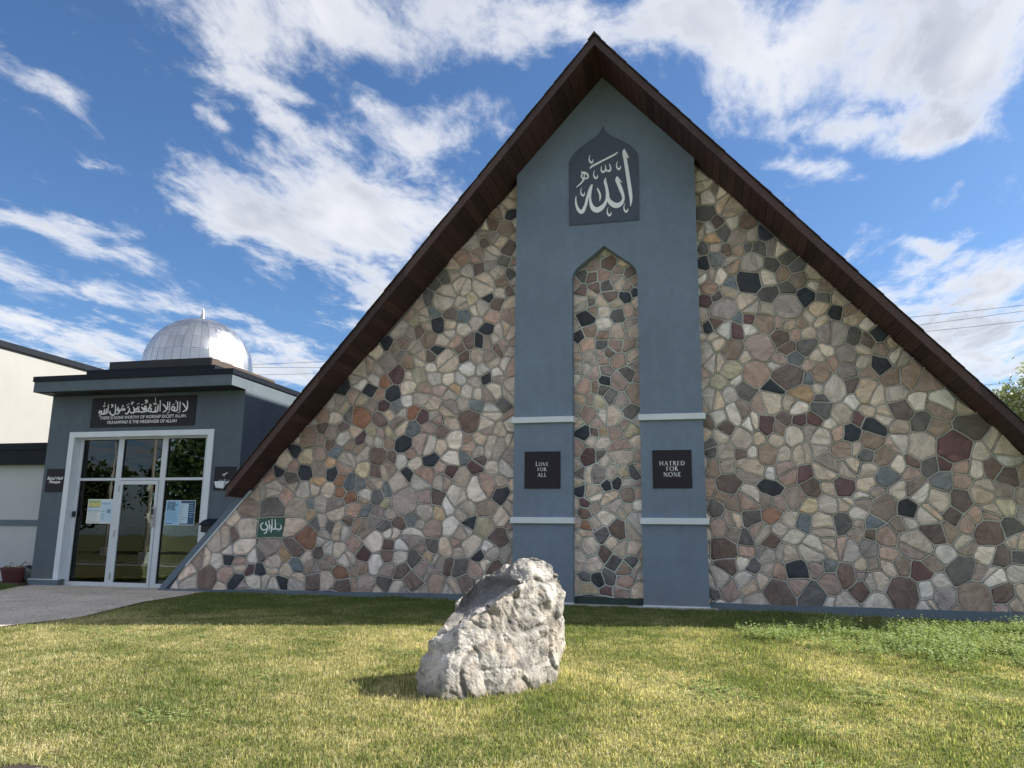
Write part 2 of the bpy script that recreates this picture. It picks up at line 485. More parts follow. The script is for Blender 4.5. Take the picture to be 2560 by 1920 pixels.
def ground_mats():
    # turf soil under the blades
    m, b, bs, out = mat('lawn_ground')
    P = b.n('ShaderNodeNewGeometry').outputs['Position']
    n1 = b.noise(P, 0.7, 5, 0.6)
    n2 = b.noise(P, 22, 5, 0.7)
    n3 = b.noise(P, 0.22, 3, 0.5)
    c = b.mix(b.mr(n1, 0.42, 0.62), (0.20, 0.22, 0.075), (0.40, 0.34, 0.16))
    c = b.mix(b.mr(n3, 0.4, 0.6, 0, 0.6), c, (0.17, 0.20, 0.06))
    c = b.mix(1.0, c, b.mr(n2, 0.25, 0.75, 0.5, 1.25), 'MULTIPLY')
    sp = b.n('ShaderNodeSeparateXYZ', i0=P)
    far = b.math('MAXIMUM', b.mr(sp.outputs[1], -13.0, -13.6), b.math('MAXIMUM', b.mr(sp.outputs[0], 11.3, 11.8), b.mr(sp.outputs[0], -14.4, -14.9)))
    turf = b.mix(b.mr(n1, 0.35, 0.65), (0.085, 0.115, 0.030), (0.20, 0.185, 0.075))
    turf = b.mix(1.0, turf, b.mr(n2, 0.25, 0.75, 0.5, 1.4), 'MULTIPLY')
    c = b.mix(far, c, turf)
    b.set(bs.inputs['Base Color'], c)
    bs.inputs['Roughness'].default_value = 1.0
    bump(b, bs, n2, 0.8, 0.03)
    lawn = m

    m, b, bs, out = mat('grass_blade')
    P = b.n('ShaderNodeNewGeometry').outputs['Position']
    rnd = b.n('ShaderNodeAttribute', _attribute_name='rnd').outputs['Fac']
    oi = b.n('ShaderNodeObjectInfo').outputs['Random']
    P2 = b.vmath('MULTIPLY', P, (1.0, 0.75, 0.0))
    big_ = b.noise(b.vmath('ADD', P2, (4.3, 9.1, 0)), 0.62, 5, 0.62, 0.5)
    sm = b.noise(P2, 3.2, 4, 0.6)
    dry = b.math('ADD', b.math('ADD', b.mr(big_, 0.30, 0.70, 0.02, 0.86), b.mr(sm, 0.3, 0.7, -0.24, 0.24)), b.mr(rnd, 0, 1, -0.42, 0.42))
    dry = b.math('SUBTRACT', dry, b.mr(b.n('ShaderNodeSeparateXYZ', i0=P).outputs[1], -4.6, -2.2, 0.0, 0.42))
    c = b.mix(b.mr(dry, 0.05, 0.55), (0.175, 0.235, 0.075), (0.45, 0.425, 0.21))
    c = b.mix(b.mr(dry, 0.5, 0.95), c, (0.78, 0.68, 0.46))
    c = b.mix(1.0, c, b.mr(b.n('ShaderNodeAttribute', _attribute_name='rnd2').outputs['Fac'], 0, 1, 0.5, 1.35), 'MULTIPLY')
    b.set(bs.inputs['Base Color'], c)
    bs.inputs['Roughness'].default_value = 0.55
    bs.inputs['Specular IOR Level'].default_value = 0.35
    tr = b.n('ShaderNodeBsdfTranslucent', Color=b.mix(1.0, c, (1.0, 1.05, 0.55), 'MULTIPLY'))
    mx = b.n('ShaderNodeMixShader', i0=0.5, i1=bs, i2=tr)
    b.set(out.inputs[0], mx)
    blade = m

    m, b, bs, out = mat('weed_leaf')
    rnd = b.n('ShaderNodeAttribute', _attribute_name='rnd').outputs['Fac']
    c = b.mix(b.mr(rnd, 0, 0.8), (0.17, 0.27, 0.07), (0.40, 0.47, 0.19))
    c = b.mix(b.mr(rnd, 0.93, 0.96), c, (0.60, 0.60, 0.42))
    b.set(bs.inputs['Base Color'], c)
    bs.inputs['Roughness'].default_value = 0.5
    tr = b.n('ShaderNodeBsdfTranslucent', Color=b.mix(1.0, c, (1.0, 1.05, 0.6), 'MULTIPLY'))
    mx = b.n('ShaderNodeMixShader', i0=0.35, i1=bs, i2=tr)
    b.set(out.inputs[0], mx)
    weed = m

    m, b, bs, out = mat('exposed_aggregate')
    P = b.n('ShaderNodeNewGeometry').outputs['Position']
    vo = b.n('ShaderNodeTexVoronoi', Scale=55, Vector=P)
    n1 = b.noise(P, 1.2, 5, 0.6)
    c = b.mix(b.mr(b.n('ShaderNodeSeparateColor', i0=vo.outputs['Color']).outputs[0], 0.1, 0.9), (0.34, 0.28, 0.23), (0.88, 0.77, 0.64))
    c = b.mix(b.mr(vo.outputs['Distance'], 0.3, 0.7, 0, 0.55), c, (0.36, 0.32, 0.27))
    c = b.mix(1.0, c, b.mr(n1, 0.3, 0.7, 0.8, 1.15), 'MULTIPLY')
    b.set(bs.inputs['Base Color'], c)
    bs.inputs['Roughness'].default_value = 0.85
    bump(b, bs, b.math('SUBTRACT', 1.0, vo.outputs['Distance']), 0.7, 0.01)
    agg = m

    def leaf(name, c1, c2):
        m, b, bs, out = mat(name)
        rnd = b.n('ShaderNodeAttribute', _attribute_name='rnd').outputs['Fac']
        c = b.mix(rnd, c1, c2)
        b.set(bs.inputs['Base Color'], c)
        bs.inputs['Roughness'].default_value = 0.5
        tr = b.n('ShaderNodeBsdfTranslucent', Color=b.mix(1.0, c, (1.0, 1.1, 0.5), 'MULTIPLY'))
        mx = b.n('ShaderNodeMixShader', i0=0.3, i1=bs, i2=tr)
        b.set(out.inputs[0], mx)
        return m
    return lawn, blade, weed, agg, leaf('willow_leaf', (0.22, 0.26, 0.14), (0.46, 0.48, 0.31)), leaf('street_tree_leaf', (0.035, 0.07, 0.018), (0.09, 0.13, 0.04))


lawn_m, blade_m, weed_m, agg_m, leaf_m, leaf_d = ground_mats()


def boulder_mat():
    m, b, bs, out = mat('pale_quartz_rock')
    P = b.n('ShaderNodeTexCoord').outputs['Object']
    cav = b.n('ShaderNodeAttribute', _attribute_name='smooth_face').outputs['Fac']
    n1 = b.noise(P, 4.5, 8, 0.68, 0.7)
    n2 = b.noise(P, 26, 6, 0.7, 0.4)
    n3 = b.noise(P, 90, 4, 0.7)
    n4 = b.noise(b.vmath('ADD', P, (5, 2, 8)), 2.2, 6, 0.65, 1.0)
    c = b.mix(b.mr(n1, 0.38, 0.58), (0.17, 0.162, 0.155), (0.58, 0.545, 0.495))
    c = b.mix(b.mr(n4, 0.52, 0.66, 0, 0.6), c, (0.42, 0.33, 0.24))
    c = b.mix(b.mr(n2, 0.60, 0.72, 0, 0.65), c, (0.15, 0.145, 0.145))
    c = b.mix(1.0, c, b.mr(n3, 0.3, 0.7, 0.8, 1.15), 'MULTIPLY')
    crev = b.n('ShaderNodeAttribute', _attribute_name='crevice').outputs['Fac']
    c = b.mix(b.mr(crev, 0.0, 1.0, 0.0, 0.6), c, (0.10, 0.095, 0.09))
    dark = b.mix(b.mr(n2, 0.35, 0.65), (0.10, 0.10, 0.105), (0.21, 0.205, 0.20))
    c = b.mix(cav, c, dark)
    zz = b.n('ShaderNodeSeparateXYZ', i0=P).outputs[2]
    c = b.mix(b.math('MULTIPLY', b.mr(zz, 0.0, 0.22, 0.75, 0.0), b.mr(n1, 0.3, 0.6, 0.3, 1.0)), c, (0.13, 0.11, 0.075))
    b.set(bs.inputs['Base Color'], c)
    bs.inputs['Roughness'].default_value = 0.85
    hh = b.math('ADD', b.math('MULTIPLY', n2, 1.0), b.math('MULTIPLY', n3, 0.35))
    bump(b, bs, hh, 0.9, 0.022)
    return m


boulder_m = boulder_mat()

# hand-placed stones: x, z, radius in cm and colour key
SL='''-468,384,14,m -437,382,14,g -515,363,24,r -471,357,17,b -404,370,15,r -375,358,11,m -278,348,25,b -265,380,16,g -208,378,12,d -545,367,11,d -575,362,16,w -604,342,11,b -560,341,11,b -400,333,16,g -337,327,13,b -517,317,15,m -470,325,11,p -554,319,17,w -489,331,10,y -450,328,8,y -584,307,10,b -570,289,13,g -420,303,20,k -473,281,22,b -444,276,10,b -310,310,21,w -362,269,15,k -312,273,17,w -292,276,8,g -421,272,14,w -393,264,16,w -666,296,14,k -636,280,17,y -698,248,13,k -672,236,17,d -637,250,16,k -577,246,13,k -479,246,12,b -320,250,12,m -264,252,13,m -251,269,10,b -408,244,11,k -504,253,12,y -581,266,11,o -604,229,8,o -555,229,7,r -555,205,8,r -678,204,17,p -536,222,14,g -511,217,10,g -531,195,15,r -451,208,12,g -472,197,15,d -343,195,16,b -302,198,22,w -211,200,18,k -415,185,27,q -368,199,15,p -736,167,22,k -623,182,14,g -622,159,13,o -498,164,11,g -453,182,7,y -609,139,14,d -576,135,11,d -650,142,17,p -626,112,27,r -664,120,14,b -537,148,8,b -454,138,11,d -423,144,15,b -397,151,12,g -353,135,21,p -313,139,21,w -274,148,12,k -244,143,20,y -212,115,21,b -338,163,15,o -792,119,12,b -803,64,13,k -775,81,13,b -750,47,9,m -726,45,15,k -782,22,16,k -739,21,18,w -724,75,12,d -670,77,11,o -644,58,19,g -674,22,13,k -604,25,21,b -596,79,13,b -573,89,11,w -542,43,19,r -533,20,17,b -490,23,22,p -519,101,18,p -441,102,11,b -445,76,12,b -470,63,19,w -496,80,14,m -414,51,15,b -449,22,15,d -386,77,15,d -388,29,20,b -351,98,11,d -360,80,9,o -316,62,13,b -294,61,16,d -342,25,21,t -276,27,17,b -254,79,10,k -219,55,19,b -270,99,20,w -476,106,20,w -770,114,16,w -849,29,26,b -264,671,11,b -212,684,12,d -341,656,12,d -359,642,10,d -377,614,14,d -280,608,12,y -245,605,11,k -201,620,11,b -226,591,12,b -195,654,11,d -366,582,11,g -324,574,12,b -297,568,15,g -404,570,11,y -353,552,19,k -393,543,14,b -244,541,15,k -296,542,17,w -467,517,9,k -447,505,11,t -428,518,14,p -312,516,13,p -283,513,11,b -261,511,7,k -245,509,12,q -350,500,11,k -366,483,11,b -223,498,9,b -295,482,12,b -305,500,11,b -438,454,21,m -416,477,22,t -392,449,20,y -468,434,14,r -497,421,15,k -448,410,19,k -354,440,13,w -284,459,15,w -311,419,12,o -244,434,11,k -254,453,11,w -283,412,14,w -414,422,18,w -558,425,13,k -538,414,12,p -342,412,14,p -238,768,15,b -208,756,21,t -200,712,18,b -255,729,11,b -194,789,12,k'''
SR='''198,752,18,d 203,784,17,w 275,726,20,b 221,728,12,b 229,712,14,d 210,700,15,o 311,702,17,k 188,678,11,d 237,670,14,b 259,673,15,t 296,673,17,d 276,675,9,d 190,651,12,k 217,655,17,g 282,643,23,l 274,608,24,k 337,618,15,t 319,633,16,d 349,648,17,d 364,631,17,d 364,606,18,t 310,614,18,w 240,608,12,g 198,599,18,p 193,573,13,m 217,577,13,d 228,556,27,q 311,577,16,d 346,590,12,d 342,551,27,q 379,570,21,k 404,568,13,d 426,537,16,k 390,587,6,w 411,587,13,t 271,532,12,m 253,534,9,g 211,528,12,b 196,521,10,k 248,511,16,m 367,518,15,t 330,491,15,b 341,473,13,b 371,472,20,d 353,452,15,g 290,474,26,p 239,471,22,t 278,424,26,p 335,416,28,b 368,412,15,g 237,435,19,y 211,409,16,y 247,416,10,w 258,395,22,d 310,399,17,k 394,421,22,t 389,393,10,w 417,394,23,l 393,373,14,d 494,432,15,k 444,398,13,b 498,492,15,k 454,485,15,d 478,478,13,b 360,385,20,o 228,512,15,w 410,463,12,w 395,356,20,d 328,338,14,b 351,334,8,m 378,332,11,m 293,328,15,m 341,309,21,w 387,304,20,w 440,310,17,k 476,322,20,k 452,336,9,m 525,349,22,b 416,313,13,p 472,294,21,t 553,285,27,l 580,318,17,t 557,328,17,d 607,281,29,m 644,276,19,w 638,316,25,d 660,247,15,b 635,244,13,w 565,249,16,d 583,251,9,m 534,256,10,b 463,270,14,d 490,268,20,t 249,276,11,b 266,277,8,w 294,275,21,t 354,240,18,m 296,213,21,k 366,213,17,b 420,213,21,m 494,229,20,g 580,224,19,g 684,228,16,b 612,221,16,p 360,181,14,y 609,191,22,b 520,176,19,k 573,191,20,l 483,176,23,t 416,148,21,d 393,181,22,l 296,165,15,r 261,160,14,d 326,155,14,w 350,150,15,g 249,118,15,d 291,115,17,b 330,126,17,w 463,151,10,g 484,124,21,p 485,99,16,p 455,105,21,q 461,128,8,b 564,132,19,b 586,132,16,t 646,133,25,b 679,146,19,d 676,178,18,y 262,74,15,d 333,66,20,k 386,72,11,g 413,62,20,b 302,61,13,p 367,70,14,p 534,68,19,m 596,74,23,d 507,31,27,b 302,26,24,b 357,22,25,d 438,30,17,b 336,39,21,p 656,33,19,b 662,97,16,b 688,95,13,d 616,24,28,t 568,24,22,q 540,40,16,w 460,79,11,t 636,101,20,w 576,98,19,w 594,162,12,b 190,334,10,b 221,326,12,b 191,296,12,d 194,278,10,d 220,220,20,b 194,251,16,t 195,175,16,d 202,137,17,p 208,101,23,b 212,77,18,b 214,25,17,p 188,19,10,d'''
SN='''6,664,18,b -50,641,12,d -27,637,12,b -5,640,12,p 49,641,14,b 29,647,11,t -23,612,11,b -51,609,14,b 4,615,11,d 44,610,7,t 39,590,13,k 7,592,14,b -30,584,12,d 59,599,7,k -42,552,21,k -6,564,12,w 24,555,17,d 45,562,16,p -4,538,15,w -56,512,13,k -32,523,12,t 23,518,16,l -10,494,13,d 18,492,13,p 47,493,13,t -33,469,17,l -6,462,10,p 4,479,9,b 22,461,15,p 0,442,11,q -26,438,14,p 39,433,17,d 25,420,19,p -43,411,21,p -5,421,9,k -9,405,8,d 7,391,11,d -52,386,10,o -18,380,13,y -38,356,19,p 46,359,18,d -9,352,11,w -49,319,16,k -10,322,8,o -24,321,7,b -12,297,13,w 14,320,16,p 48,322,16,y -37,274,20,m -16,276,7,d 50,240,12,d 30,241,8,y -57,242,11,d -55,206,12,k -5,219,9,k 17,224,10,k 38,201,17,t -47,183,12,m -47,165,16,b -8,158,18,w 17,135,20,b -43,142,13,r -9,125,14,d -38,105,21,l -8,90,13,b 11,74,14,d 43,77,12,d 23,98,14,l -30,70,21,l -23,44,14,k 2,46,12,d 31,39,18,p -40,23,20,y -3,19,14,m -45,47,8,d'''

# ---------------------------------------------------------------- ground, path, street
def gz(x, y):
    """height of the ground: the lawn falls gently to the street and to the right"""
    z = -0.02 * max(0.0, min(-y - 1.0, 15.0)) - 0.014 * max(0.0, min(x, 12.0)) - 0.03
    return z


def in_path(x, y):
    if y > 0.6 or x > -6.0:
        return False
    e = np.interp(-y, [-0.6, 0.0, 1.3, 2.4, 4.7, 5.8, 8, 16], [-8.1, -8.5, -8.2, -8.15, -7.45, -7.65, -7.9, -8.0])
    lft = np.interp(-y, [-1.0, 0.2, 1.45, 4, 16], [-13.4, -13.1, -12.35, -12.4, -12.6])
    return lft < x < e


def make_ground():
    xs = sorted(set([-900, -300, -120, -60, -35, -22] + [round(-16 + 0.4 * i, 3) for i in range(76)] + [18, 30, 60, 120, 300, 900]))
    ys = sorted(set([-900, -300, -120, -60, -40, -30, -22] + [round(-16.2 + 0.4 * i, 3) for i in range(46)] + [6, 12, 30, 80, 200, 500, 1200]))
    vs, fs = [], []
    for y in ys:
        for x in xs:
            nz = 0.012 * noise.noise((x * 0.6, y * 0.6, 0)) if abs(x) < 16 and -16 < y < 2 else 0
            vs.append((x, y, gz(x, y) + nz))
    nx = len(xs)
    for j in range(len(ys) - 1):
        for i in range(nx - 1):
            fs.append((j * nx + i, j * nx + i + 1, (j + 1) * nx + i + 1, (j + 1) * nx + i))
    o = MB().add(vs, fs).build('lawn_ground', lawn_m, smooth=True)
    tag(o, kind='structure')
    # exposed aggregate path
    ny = 60
    vs, fs = [], []
    for j in range(ny + 1):
        y = 0.75 - j * (16.6 / ny)
        e = float(np.interp(-y, [-0.6, 0.0, 1.3, 2.4, 4.7, 5.8, 8, 16], [-8.1, -8.5, -8.2, -8.15, -7.45, -7.65, -7.9, -8.0]))
        l = float(np.interp(-y, [-1.0, 0.2, 1.45, 4, 16], [-13.4, -13.1, -12.35, -12.4, -12.6]))
        e += 0.02 * noise.noise((y * 3, 7, 0))
        for k in range(7):
            x = l + (e - l) * k / 6
            vs.append((x, y, gz(x, y) + 0.022))
    for j in range(ny):
        for k in range(6):
            a = j * 7 + k
            fs.append((a, a + 7, a + 8, a + 1))
    tag(MB().add(vs, fs).build('path', agg_m), kind='structure')
    # street behind the photographer (seen in the door glass)
    tag(MB().box(-90, 90, -30, -20.5, -1.0, -0.42).build('road', asphalt), kind='structure')
    tag(MB().box(-90, 90, -20.5, -20.32, -1.0, -0.30).build('kerb', concrete), kind='structure')
    tag(MB().box(-90, 90, -18.6, -17.0, -1.0, -0.325).build('pavement', concrete), kind='structure')


make_ground()

# ---------------------------------------------------------------- the A-frame hall
Wb, wn, pb = 1.807, 0.6465, 0.2435          # bay half width, niche half width, bay projection
zS, sl = 10.635, 1.1173                     # soffit height on the axis, roof slope
OV, OK_ = 1.37, 0.092                       # overhang at the ridge and how it shrinks
XE = 7.76                                   # eave


def ov(x):
    return OV - OK_ * abs(x)


hall = empty('a_frame_hall', (0, 0, 0))
tag(hall, 'tall A-frame hall with fieldstone gable, brown soffit and slate grey central bay', 'building')

# walls of stone -------------------------------------------------
PAL = {'k': (0.040, 0.047, 0.060), 'd': (0.145, 0.140, 0.138), 'g': (0.175, 0.198, 0.218), 'b': (0.175, 0.130, 0.115), 'm': (0.140, 0.082, 0.086),
       'r': (0.30, 0.160, 0.110), 'p': (0.42, 0.310, 0.270), 'o': (0.50, 0.36, 0.235), 'y': (0.50, 0.435, 0.315), 'w': (0.69, 0.625, 0.565),
       't': (0.32, 0.250, 0.210), 'l': (0.525, 0.455, 0.400), 'q': (0.35, 0.298, 0.283), 'L': (0.575, 0.48, 0.395)}
FILL = [('l', 34), ('w', 15), ('L', 20), ('p', 14), ('t', 8), ('q', 9)]


def clip(poly, nx, nz, c):
    """keep the part of a convex polygon with nx*x+nz*z<=c"""
    out = []
    n = len(poly)
    for i in range(n):
        a, b_ = poly[i], poly[(i + 1) % n]
        da = nx * a[0] + nz * a[1] - c
        db = nx * b_[0] + nz * b_[1] - c
        if da <= 0:
            out.append(a)
        if (da < 0 < db) or (db < 0 < da):
            t = da / (da - db)
            out.append((a[0] + (b_[0] - a[0]) * t, a[1] + (b_[1] - a[1]) * t))
    return out


def inside(poly, x, z, marg=0.0):
    n = len(poly)
    for i in range(n):
        a, b_ = poly[i], poly[(i + 1) % n]
        ex, ez = b_[0] - a[0], b_[1] - a[1]
        L = math.hypot(ex, ez)
        if (ex * (z - a[1]) - ez * (x - a[0])) / L < marg:
            return False
    return True


def parea(p):
    return 0.5 * sum(p[i][0] * p[(i + 1) % len(p)][1] - p[(i + 1) % len(p)][0] * p[i][1] for i in range(len(p)))


def warp(x, z):
    a, b_ = x * 1.15, z * 1.15
    return (x + 0.085 * noise.noise((a, b_, 1.7)) + 0.030 * noise.noise((x * 3.1, z * 3.1, 6.1)) + 0.014 * noise.noise((x * 7.5, z * 7.5, 4.1)),
            z + 0.085 * noise.noise((a, b_, 9.4)) + 0.030 * noise.noise((x * 3.1, z * 3.1, 11.1)) + 0.014 * noise.noise((x * 7.5, z * 7.5, 14.1)))


def unwarp(x, z):
    u, v = x, z
    for _ in range(4):
        a, b_ = warp(u, v)
        u, v = u + x - a, v + z - b_
    return u, v


def stone_wall(domain, seedtxt, rng, bead_mat, name, hole=None, ymax_bed=0.35, rect=None):
    """fieldstones as a power diagram of hand-placed and filler seeds; returns wall object"""
    seeds = []
    for e in seedtxt.split():
        a, b_, r, c = e.split(',')
        seeds.append([*unwarp(int(a) / 100, int(b_) / 100), max(0.08, int(r) / 100 * (0.99 if int(r) > 22 else 0.80)), c])
    if rect:
        cx, cz, hx, hz = rect
        cx, cz = unwarp(cx, cz)
        seeds = [s for s in seeds if not (abs(s[0] - cx) < hx + 0.42 and abs(s[1] - cz) < hz + 0.30)]
        hole = (cx, cz)
        seeds += [[cx, cz, 0.2, 'X'], [cx - 2 * hx, cz, 0.2, 'l'], [cx + 2 * hx, cz, 0.2, 'l'], [cx, cz + 2 * hz, 0.2, 'd'], [cx, cz - 2 * hz, 0.2, 'q']]
        seeds += [[cx + a * 2 * hx, cz + b_ * 2 * hz, 0.2, c] for a, b_, c in ((-1, -1, 'w'), (1, -1, 'b'), (-1, 1, 'p'), (1, 1, 'l'))]
    xs = [p[0] for p in domain]
    zs = [p[1] for p in domain]
    names, wts = zip(*FILL)
    for rad, tries in ((0.30, 450), (0.24, 1800), (0.19, 4500), (0.145, 6500), (0.10, 7000)):
        arr = np.array([[s[0], s[1], s[2]] for s in seeds])
        for _ in range(tries):
            x = rng.uniform(min(xs), max(xs))
            z = rng.uniform(min(zs), max(zs))
            r = rad * rng.uniform(0.85, 1.15)
            if not inside(domain, x, z, r * 0.35):
                continue
            if rect and abs(x - hole[0]) < 2 * rect[2] + 0.1 and abs(z - hole[1]) < 2 * rect[3] + 0.1:
                continue
            d = np.hypot(arr[:, 0] - x, arr[:, 1] - z)
            if (d < (arr[:, 2] + r) * 0.90).any():
                continue
            seeds.append([x, z, r, rng.choices(names, wts)[0], True])
            arr = np.vstack([arr, [x, z, r]])
    seeds = [s if len(s) == 5 else s + [False] for s in seeds]
    A = np.array([[s[0], s[1], s[2]] for s in seeds])
    wall = MB().prism(domain, 0.0, ymax_bed).build(name, bed_m, hall)
    cells = []
    bead = MB()
    polys, todo = [], []
    for i, s in enumerate(seeds):
        d = np.hypot(A[:, 0] - s[0], A[:, 1] - s[1])
        poly = list(domain)
        for j in np.argsort(d)[1:36]:
            dx, dz = A[j, 0] - s[0], A[j, 1] - s[1]
            if dx * dx + dz * dz < 1e-8:
                continue
            c = 0.5 * (A[j, 0] ** 2 + A[j, 1] ** 2 - s[0] ** 2 - s[1] ** 2 - 0.8 * A[j, 2] ** 2 + 0.8 * s[2] ** 2)
            poly = clip(poly, dx, dz, c)
            if len(poly) < 3:
                break
        if len(poly) < 3:
            continue
        todo.append((poly, s[3]))
        # larger filler stones are split once or twice, which gives T-joints
        while s[4] and todo:
            p_, c_ = todo.pop()
            ar = parea(p_)
            if ar > 0.075 and rng.random() < 0.6 or ar > 0.15:
                gx = sum(q_[0] for q_ in p_) / len(p_)
                gz_ = sum(q_[1] for q_ in p_) / len(p_)
                far = max(p_, key=lambda q_: (q_[0] - gx) ** 2 + (q_[1] - gz_) ** 2)
                an = math.atan2(far[1] - gz_, far[0] - gx) + rng.uniform(-0.45, 0.45)
                nx, nz = math.cos(an), math.sin(an)
                c0 = nx * gx + nz * gz_ + rng.uniform(-0.04, 0.04)
                for q_ in (clip(p_, nx, nz, c0), clip(p_, -nx, -nz, -c0)):
                    if len(q_) >= 3:
                        todo.append((q_, rng.choices(names, wts)[0]))
                if ar < 0.30:
                    while todo:
                        polys.append(todo.pop())
            else:
                polys.append((p_, c_))
        polys += todo
        todo = []
    for poly, ccol_ in polys:
        s = [0, 0, 0, ccol_]
        n = len(poly)
        for k in range(n):
            a, b_ = poly[k], poly[(k + 1) % n]
            if (a[0], a[1]) > (b_[0], b_[1]):
                continue
            L = math.hypot(b_[0] - a[0], b_[1] - a[1])
            if L < 0.02:
                continue
            seg = max(2, int(L / 0.09))
            tx, tz = (b_[0] - a[0]) / L, (b_[1] - a[1]) / L
            pts = [warp(a[0] + (b_[0] - a[0]) * t / seg, a[1] + (b_[1] - a[1]) * t / seg) for t in range(seg + 1)]
            hw = 0.0135 + 0.005 * rng.random()
            vs = []
            for (x, z) in pts:
                vs += [(x - tz * hw, -0.020, z + tx * hw), (x, -0.034, z), (x + tz * hw, -0.020, z - tx * hw)]
            bead.add(vs, [q for t in range(seg) for q in ((3 * t, 3 * t + 3, 3 * t + 4, 3 * t + 1), (3 * t + 1, 3 * t + 4, 3 * t + 5, 3 * t + 2))])
        if s[3] == 'X':
            continue
        sh = poly
        for k in range(n):
            a, b_ = poly[k], poly[(k + 1) % n]
            L = math.hypot(b_[0] - a[0], b_[1] - a[1])
            if L < 1e-6:
                continue
            nx, nz = (b_[1] - a[1]) / L, -(b_[0] - a[0]) / L
            sh = clip(sh, nx, nz, nx * a[0] + nz * a[1] - 0.0175)
            if len(sh) < 3:
                break
        if len(sh) < 3 or parea(sh) < 0.0018:
            continue
        # round the corners
        n = len(sh)
        rd = []
        for k in range(n):
            p, q, t = sh[k - 1], sh[k], sh[(k + 1) % n]
            for o_, fr in ((p, 1), (t, 1)):
                L = math.hypot(o_[0] - q[0], o_[1] - q[1])
                f_ = min(0.40, rng.uniform(0.008, 0.034) / max(L, 1e-5))
                rd.append((q[0] + (o_[0] - q[0]) * f_, q[1] + (o_[1] - q[1]) * f_))
        bent = []
        for k in range(len(rd)):
            a, b_ = rd[k], rd[(k + 1) % len(rd)]
            bent.append(a)
            if math.hypot(b_[0] - a[0], b_[1] - a[1]) > 0.11:
                L = math.hypot(b_[0] - a[0], b_[1] - a[1])
                j_ = rng.uniform(-0.006, 0.010)
                bent.append(((a[0] + b_[0]) / 2 + (b_[1] - a[1]) / L * j_, (a[1] + b_[1]) / 2 - (b_[0] - a[0]) / L * j_))
        rd = bent
        cl = [rd[0]]
        for q in rd[1:]:
            if math.hypot(q[0] - cl[-1][0], q[1] - cl[-1][1]) > 0.014:
                cl.append(q)
        if len(cl) > 3 and math.hypot(cl[0][0] - cl[-1][0], cl[0][1] - cl[-1][1]) < 0.014:
            cl.pop()
        if len(cl) < 3:
            continue
        cells.append((parea(cl), [warp(*q) for q in cl], s[3]))
    # build
    res = []
    for ar, pl_, c in cells:
        n = len(pl_)
        cx = sum(q[0] for q in pl_) / n
        cz = sum(q[1] for q in pl_) / n
        th = rng.uniform(0.034, 0.046)
        tx, tz = rng.uniform(-0.05, 0.05), rng.uniform(-0.05, 0.05)

        def pt(q, k, y, jit=0.0):
            x = cx + (q[0] - cx) * k
            z = cz + (q[1] - cz) * k
            return (x, y + (x - cx) * tx + (z - cz) * tz + rng.uniform(-jit, jit), z)
        vs = [(q[0], 0.01, q[1]) for q in pl_] + [pt(q, 0.99, -th * 0.72) for q in pl_]
        k2 = 1 - 0.020 / max(0.06, math.sqrt(ar) * 0.5)
        vs += [pt(q, max(0.5, k2), -th, 0.006) for q in pl_] + [pt((cx, cz), 1, -th - 0.006, 0.007)]
        fs = []
        for k in range(n):
            k1 = (k + 1) % n
            fs += [(k, k1, n + k1, n + k), (n + k, n + k1, 2 * n + k1, 2 * n + k), (2 * n + k, 2 * n + k1, 3 * n)]
        base = PAL[c]
        v_ = rng.uniform(1.02, 1.55)
        hue = rng.uniform(-0.06, 0.06)
        col = (base[0] * v_ * (1 + hue), base[1] * v_, base[2] * v_ * (1 - hue), 1)
        ang = rng.uniform(0, PI)
        ca, sa = math.cos(ang), math.sin(ang)
        ox, oz = rng.uniform(0, 60), rng.uniform(0, 60)
        tcs = [((v[0] - cx) * ca - (v[2] - cz) * sa + ox, v[1], (v[0] - cx) * sa + (v[2] - cz) * ca + oz) for v in vs]
        res.append((ar, vs, fs, col, tcs))
    res.sort(key=lambda t: -t[0])
    bo = bead.build('mortar_joint', bead_mat, wall)
    tag(bo, kind='stuff')
    return wall, res


def emit_stones(wall, lst):
    for ar, vs, fs, col, tcs in lst:
        me = bpy.data.meshes.new('stone')
        me.from_pydata(vs, [], fs)
        me.materials.append(stone_m)
        set_attr(me, 'col', [col] * len(vs))
        set_attr(me, 'tc', tcs, 'FLOAT_VECTOR')
        link(bpy.data.objects.new('stone', me), wall)


def emit_rest(wall, lst):
    if not lst:
        return
    V, F, Cc, T = [], [], [], []
    for ar, vs, fs, col, tcs in lst:
        b_ = len(V)
        V += vs
        F += [tuple(b_ + i for i in f) for f in fs]
        Cc += [col] * len(vs)
        T += tcs
    me = bpy.data.meshes.new('small_stones')
    me.from_pydata(V, [], F)
    me.materials.append(stone_m)
    set_attr(me, 'col', Cc)
    set_attr(me, 'tc', T, 'FLOAT_VECTOR')
    tag(link(bpy.data.objects.new('small_stones', me), wall), kind='stuff')


rng = random.Random(11)
XL = zS / sl
domL = [(-XL + 0.02, 0.02), (-1.70, 0.02), (-1.70, zS - sl * 1.70)]
domR = [(1.70, 0.0), (XL - 0.02, 0.0), (1.70, zS - sl * 1.70)]
domN = [(-0.72, 0.10), (0.72, 0.10), (0.72, 7.0), (-0.72, 7.0)]
wl, sL_ = stone_wall(domL, SL, rng, mortar_m, 'stone_wall', rect=(-7.11, 1.335, 0.315, 0.20))
wr, sR_ = stone_wall(domR, SR, rng, mortar_m, 'stone_wall')
wnn, sN_ = stone_wall(domN, SN, rng, mortar_l, 'niche_wall')
tag(wl, 'fieldstone wall left of the grey bay')
tag(wr, 'fieldstone wall right of the grey bay')
tag(wnn, 'fieldstone filling the pointed niche')
vis = lambda s: s[1][-1][0] < 7.3
sR_in = [s for s in sR_ if vis(s)]
sR_out = [s for s in sR_ if not vis(s)]
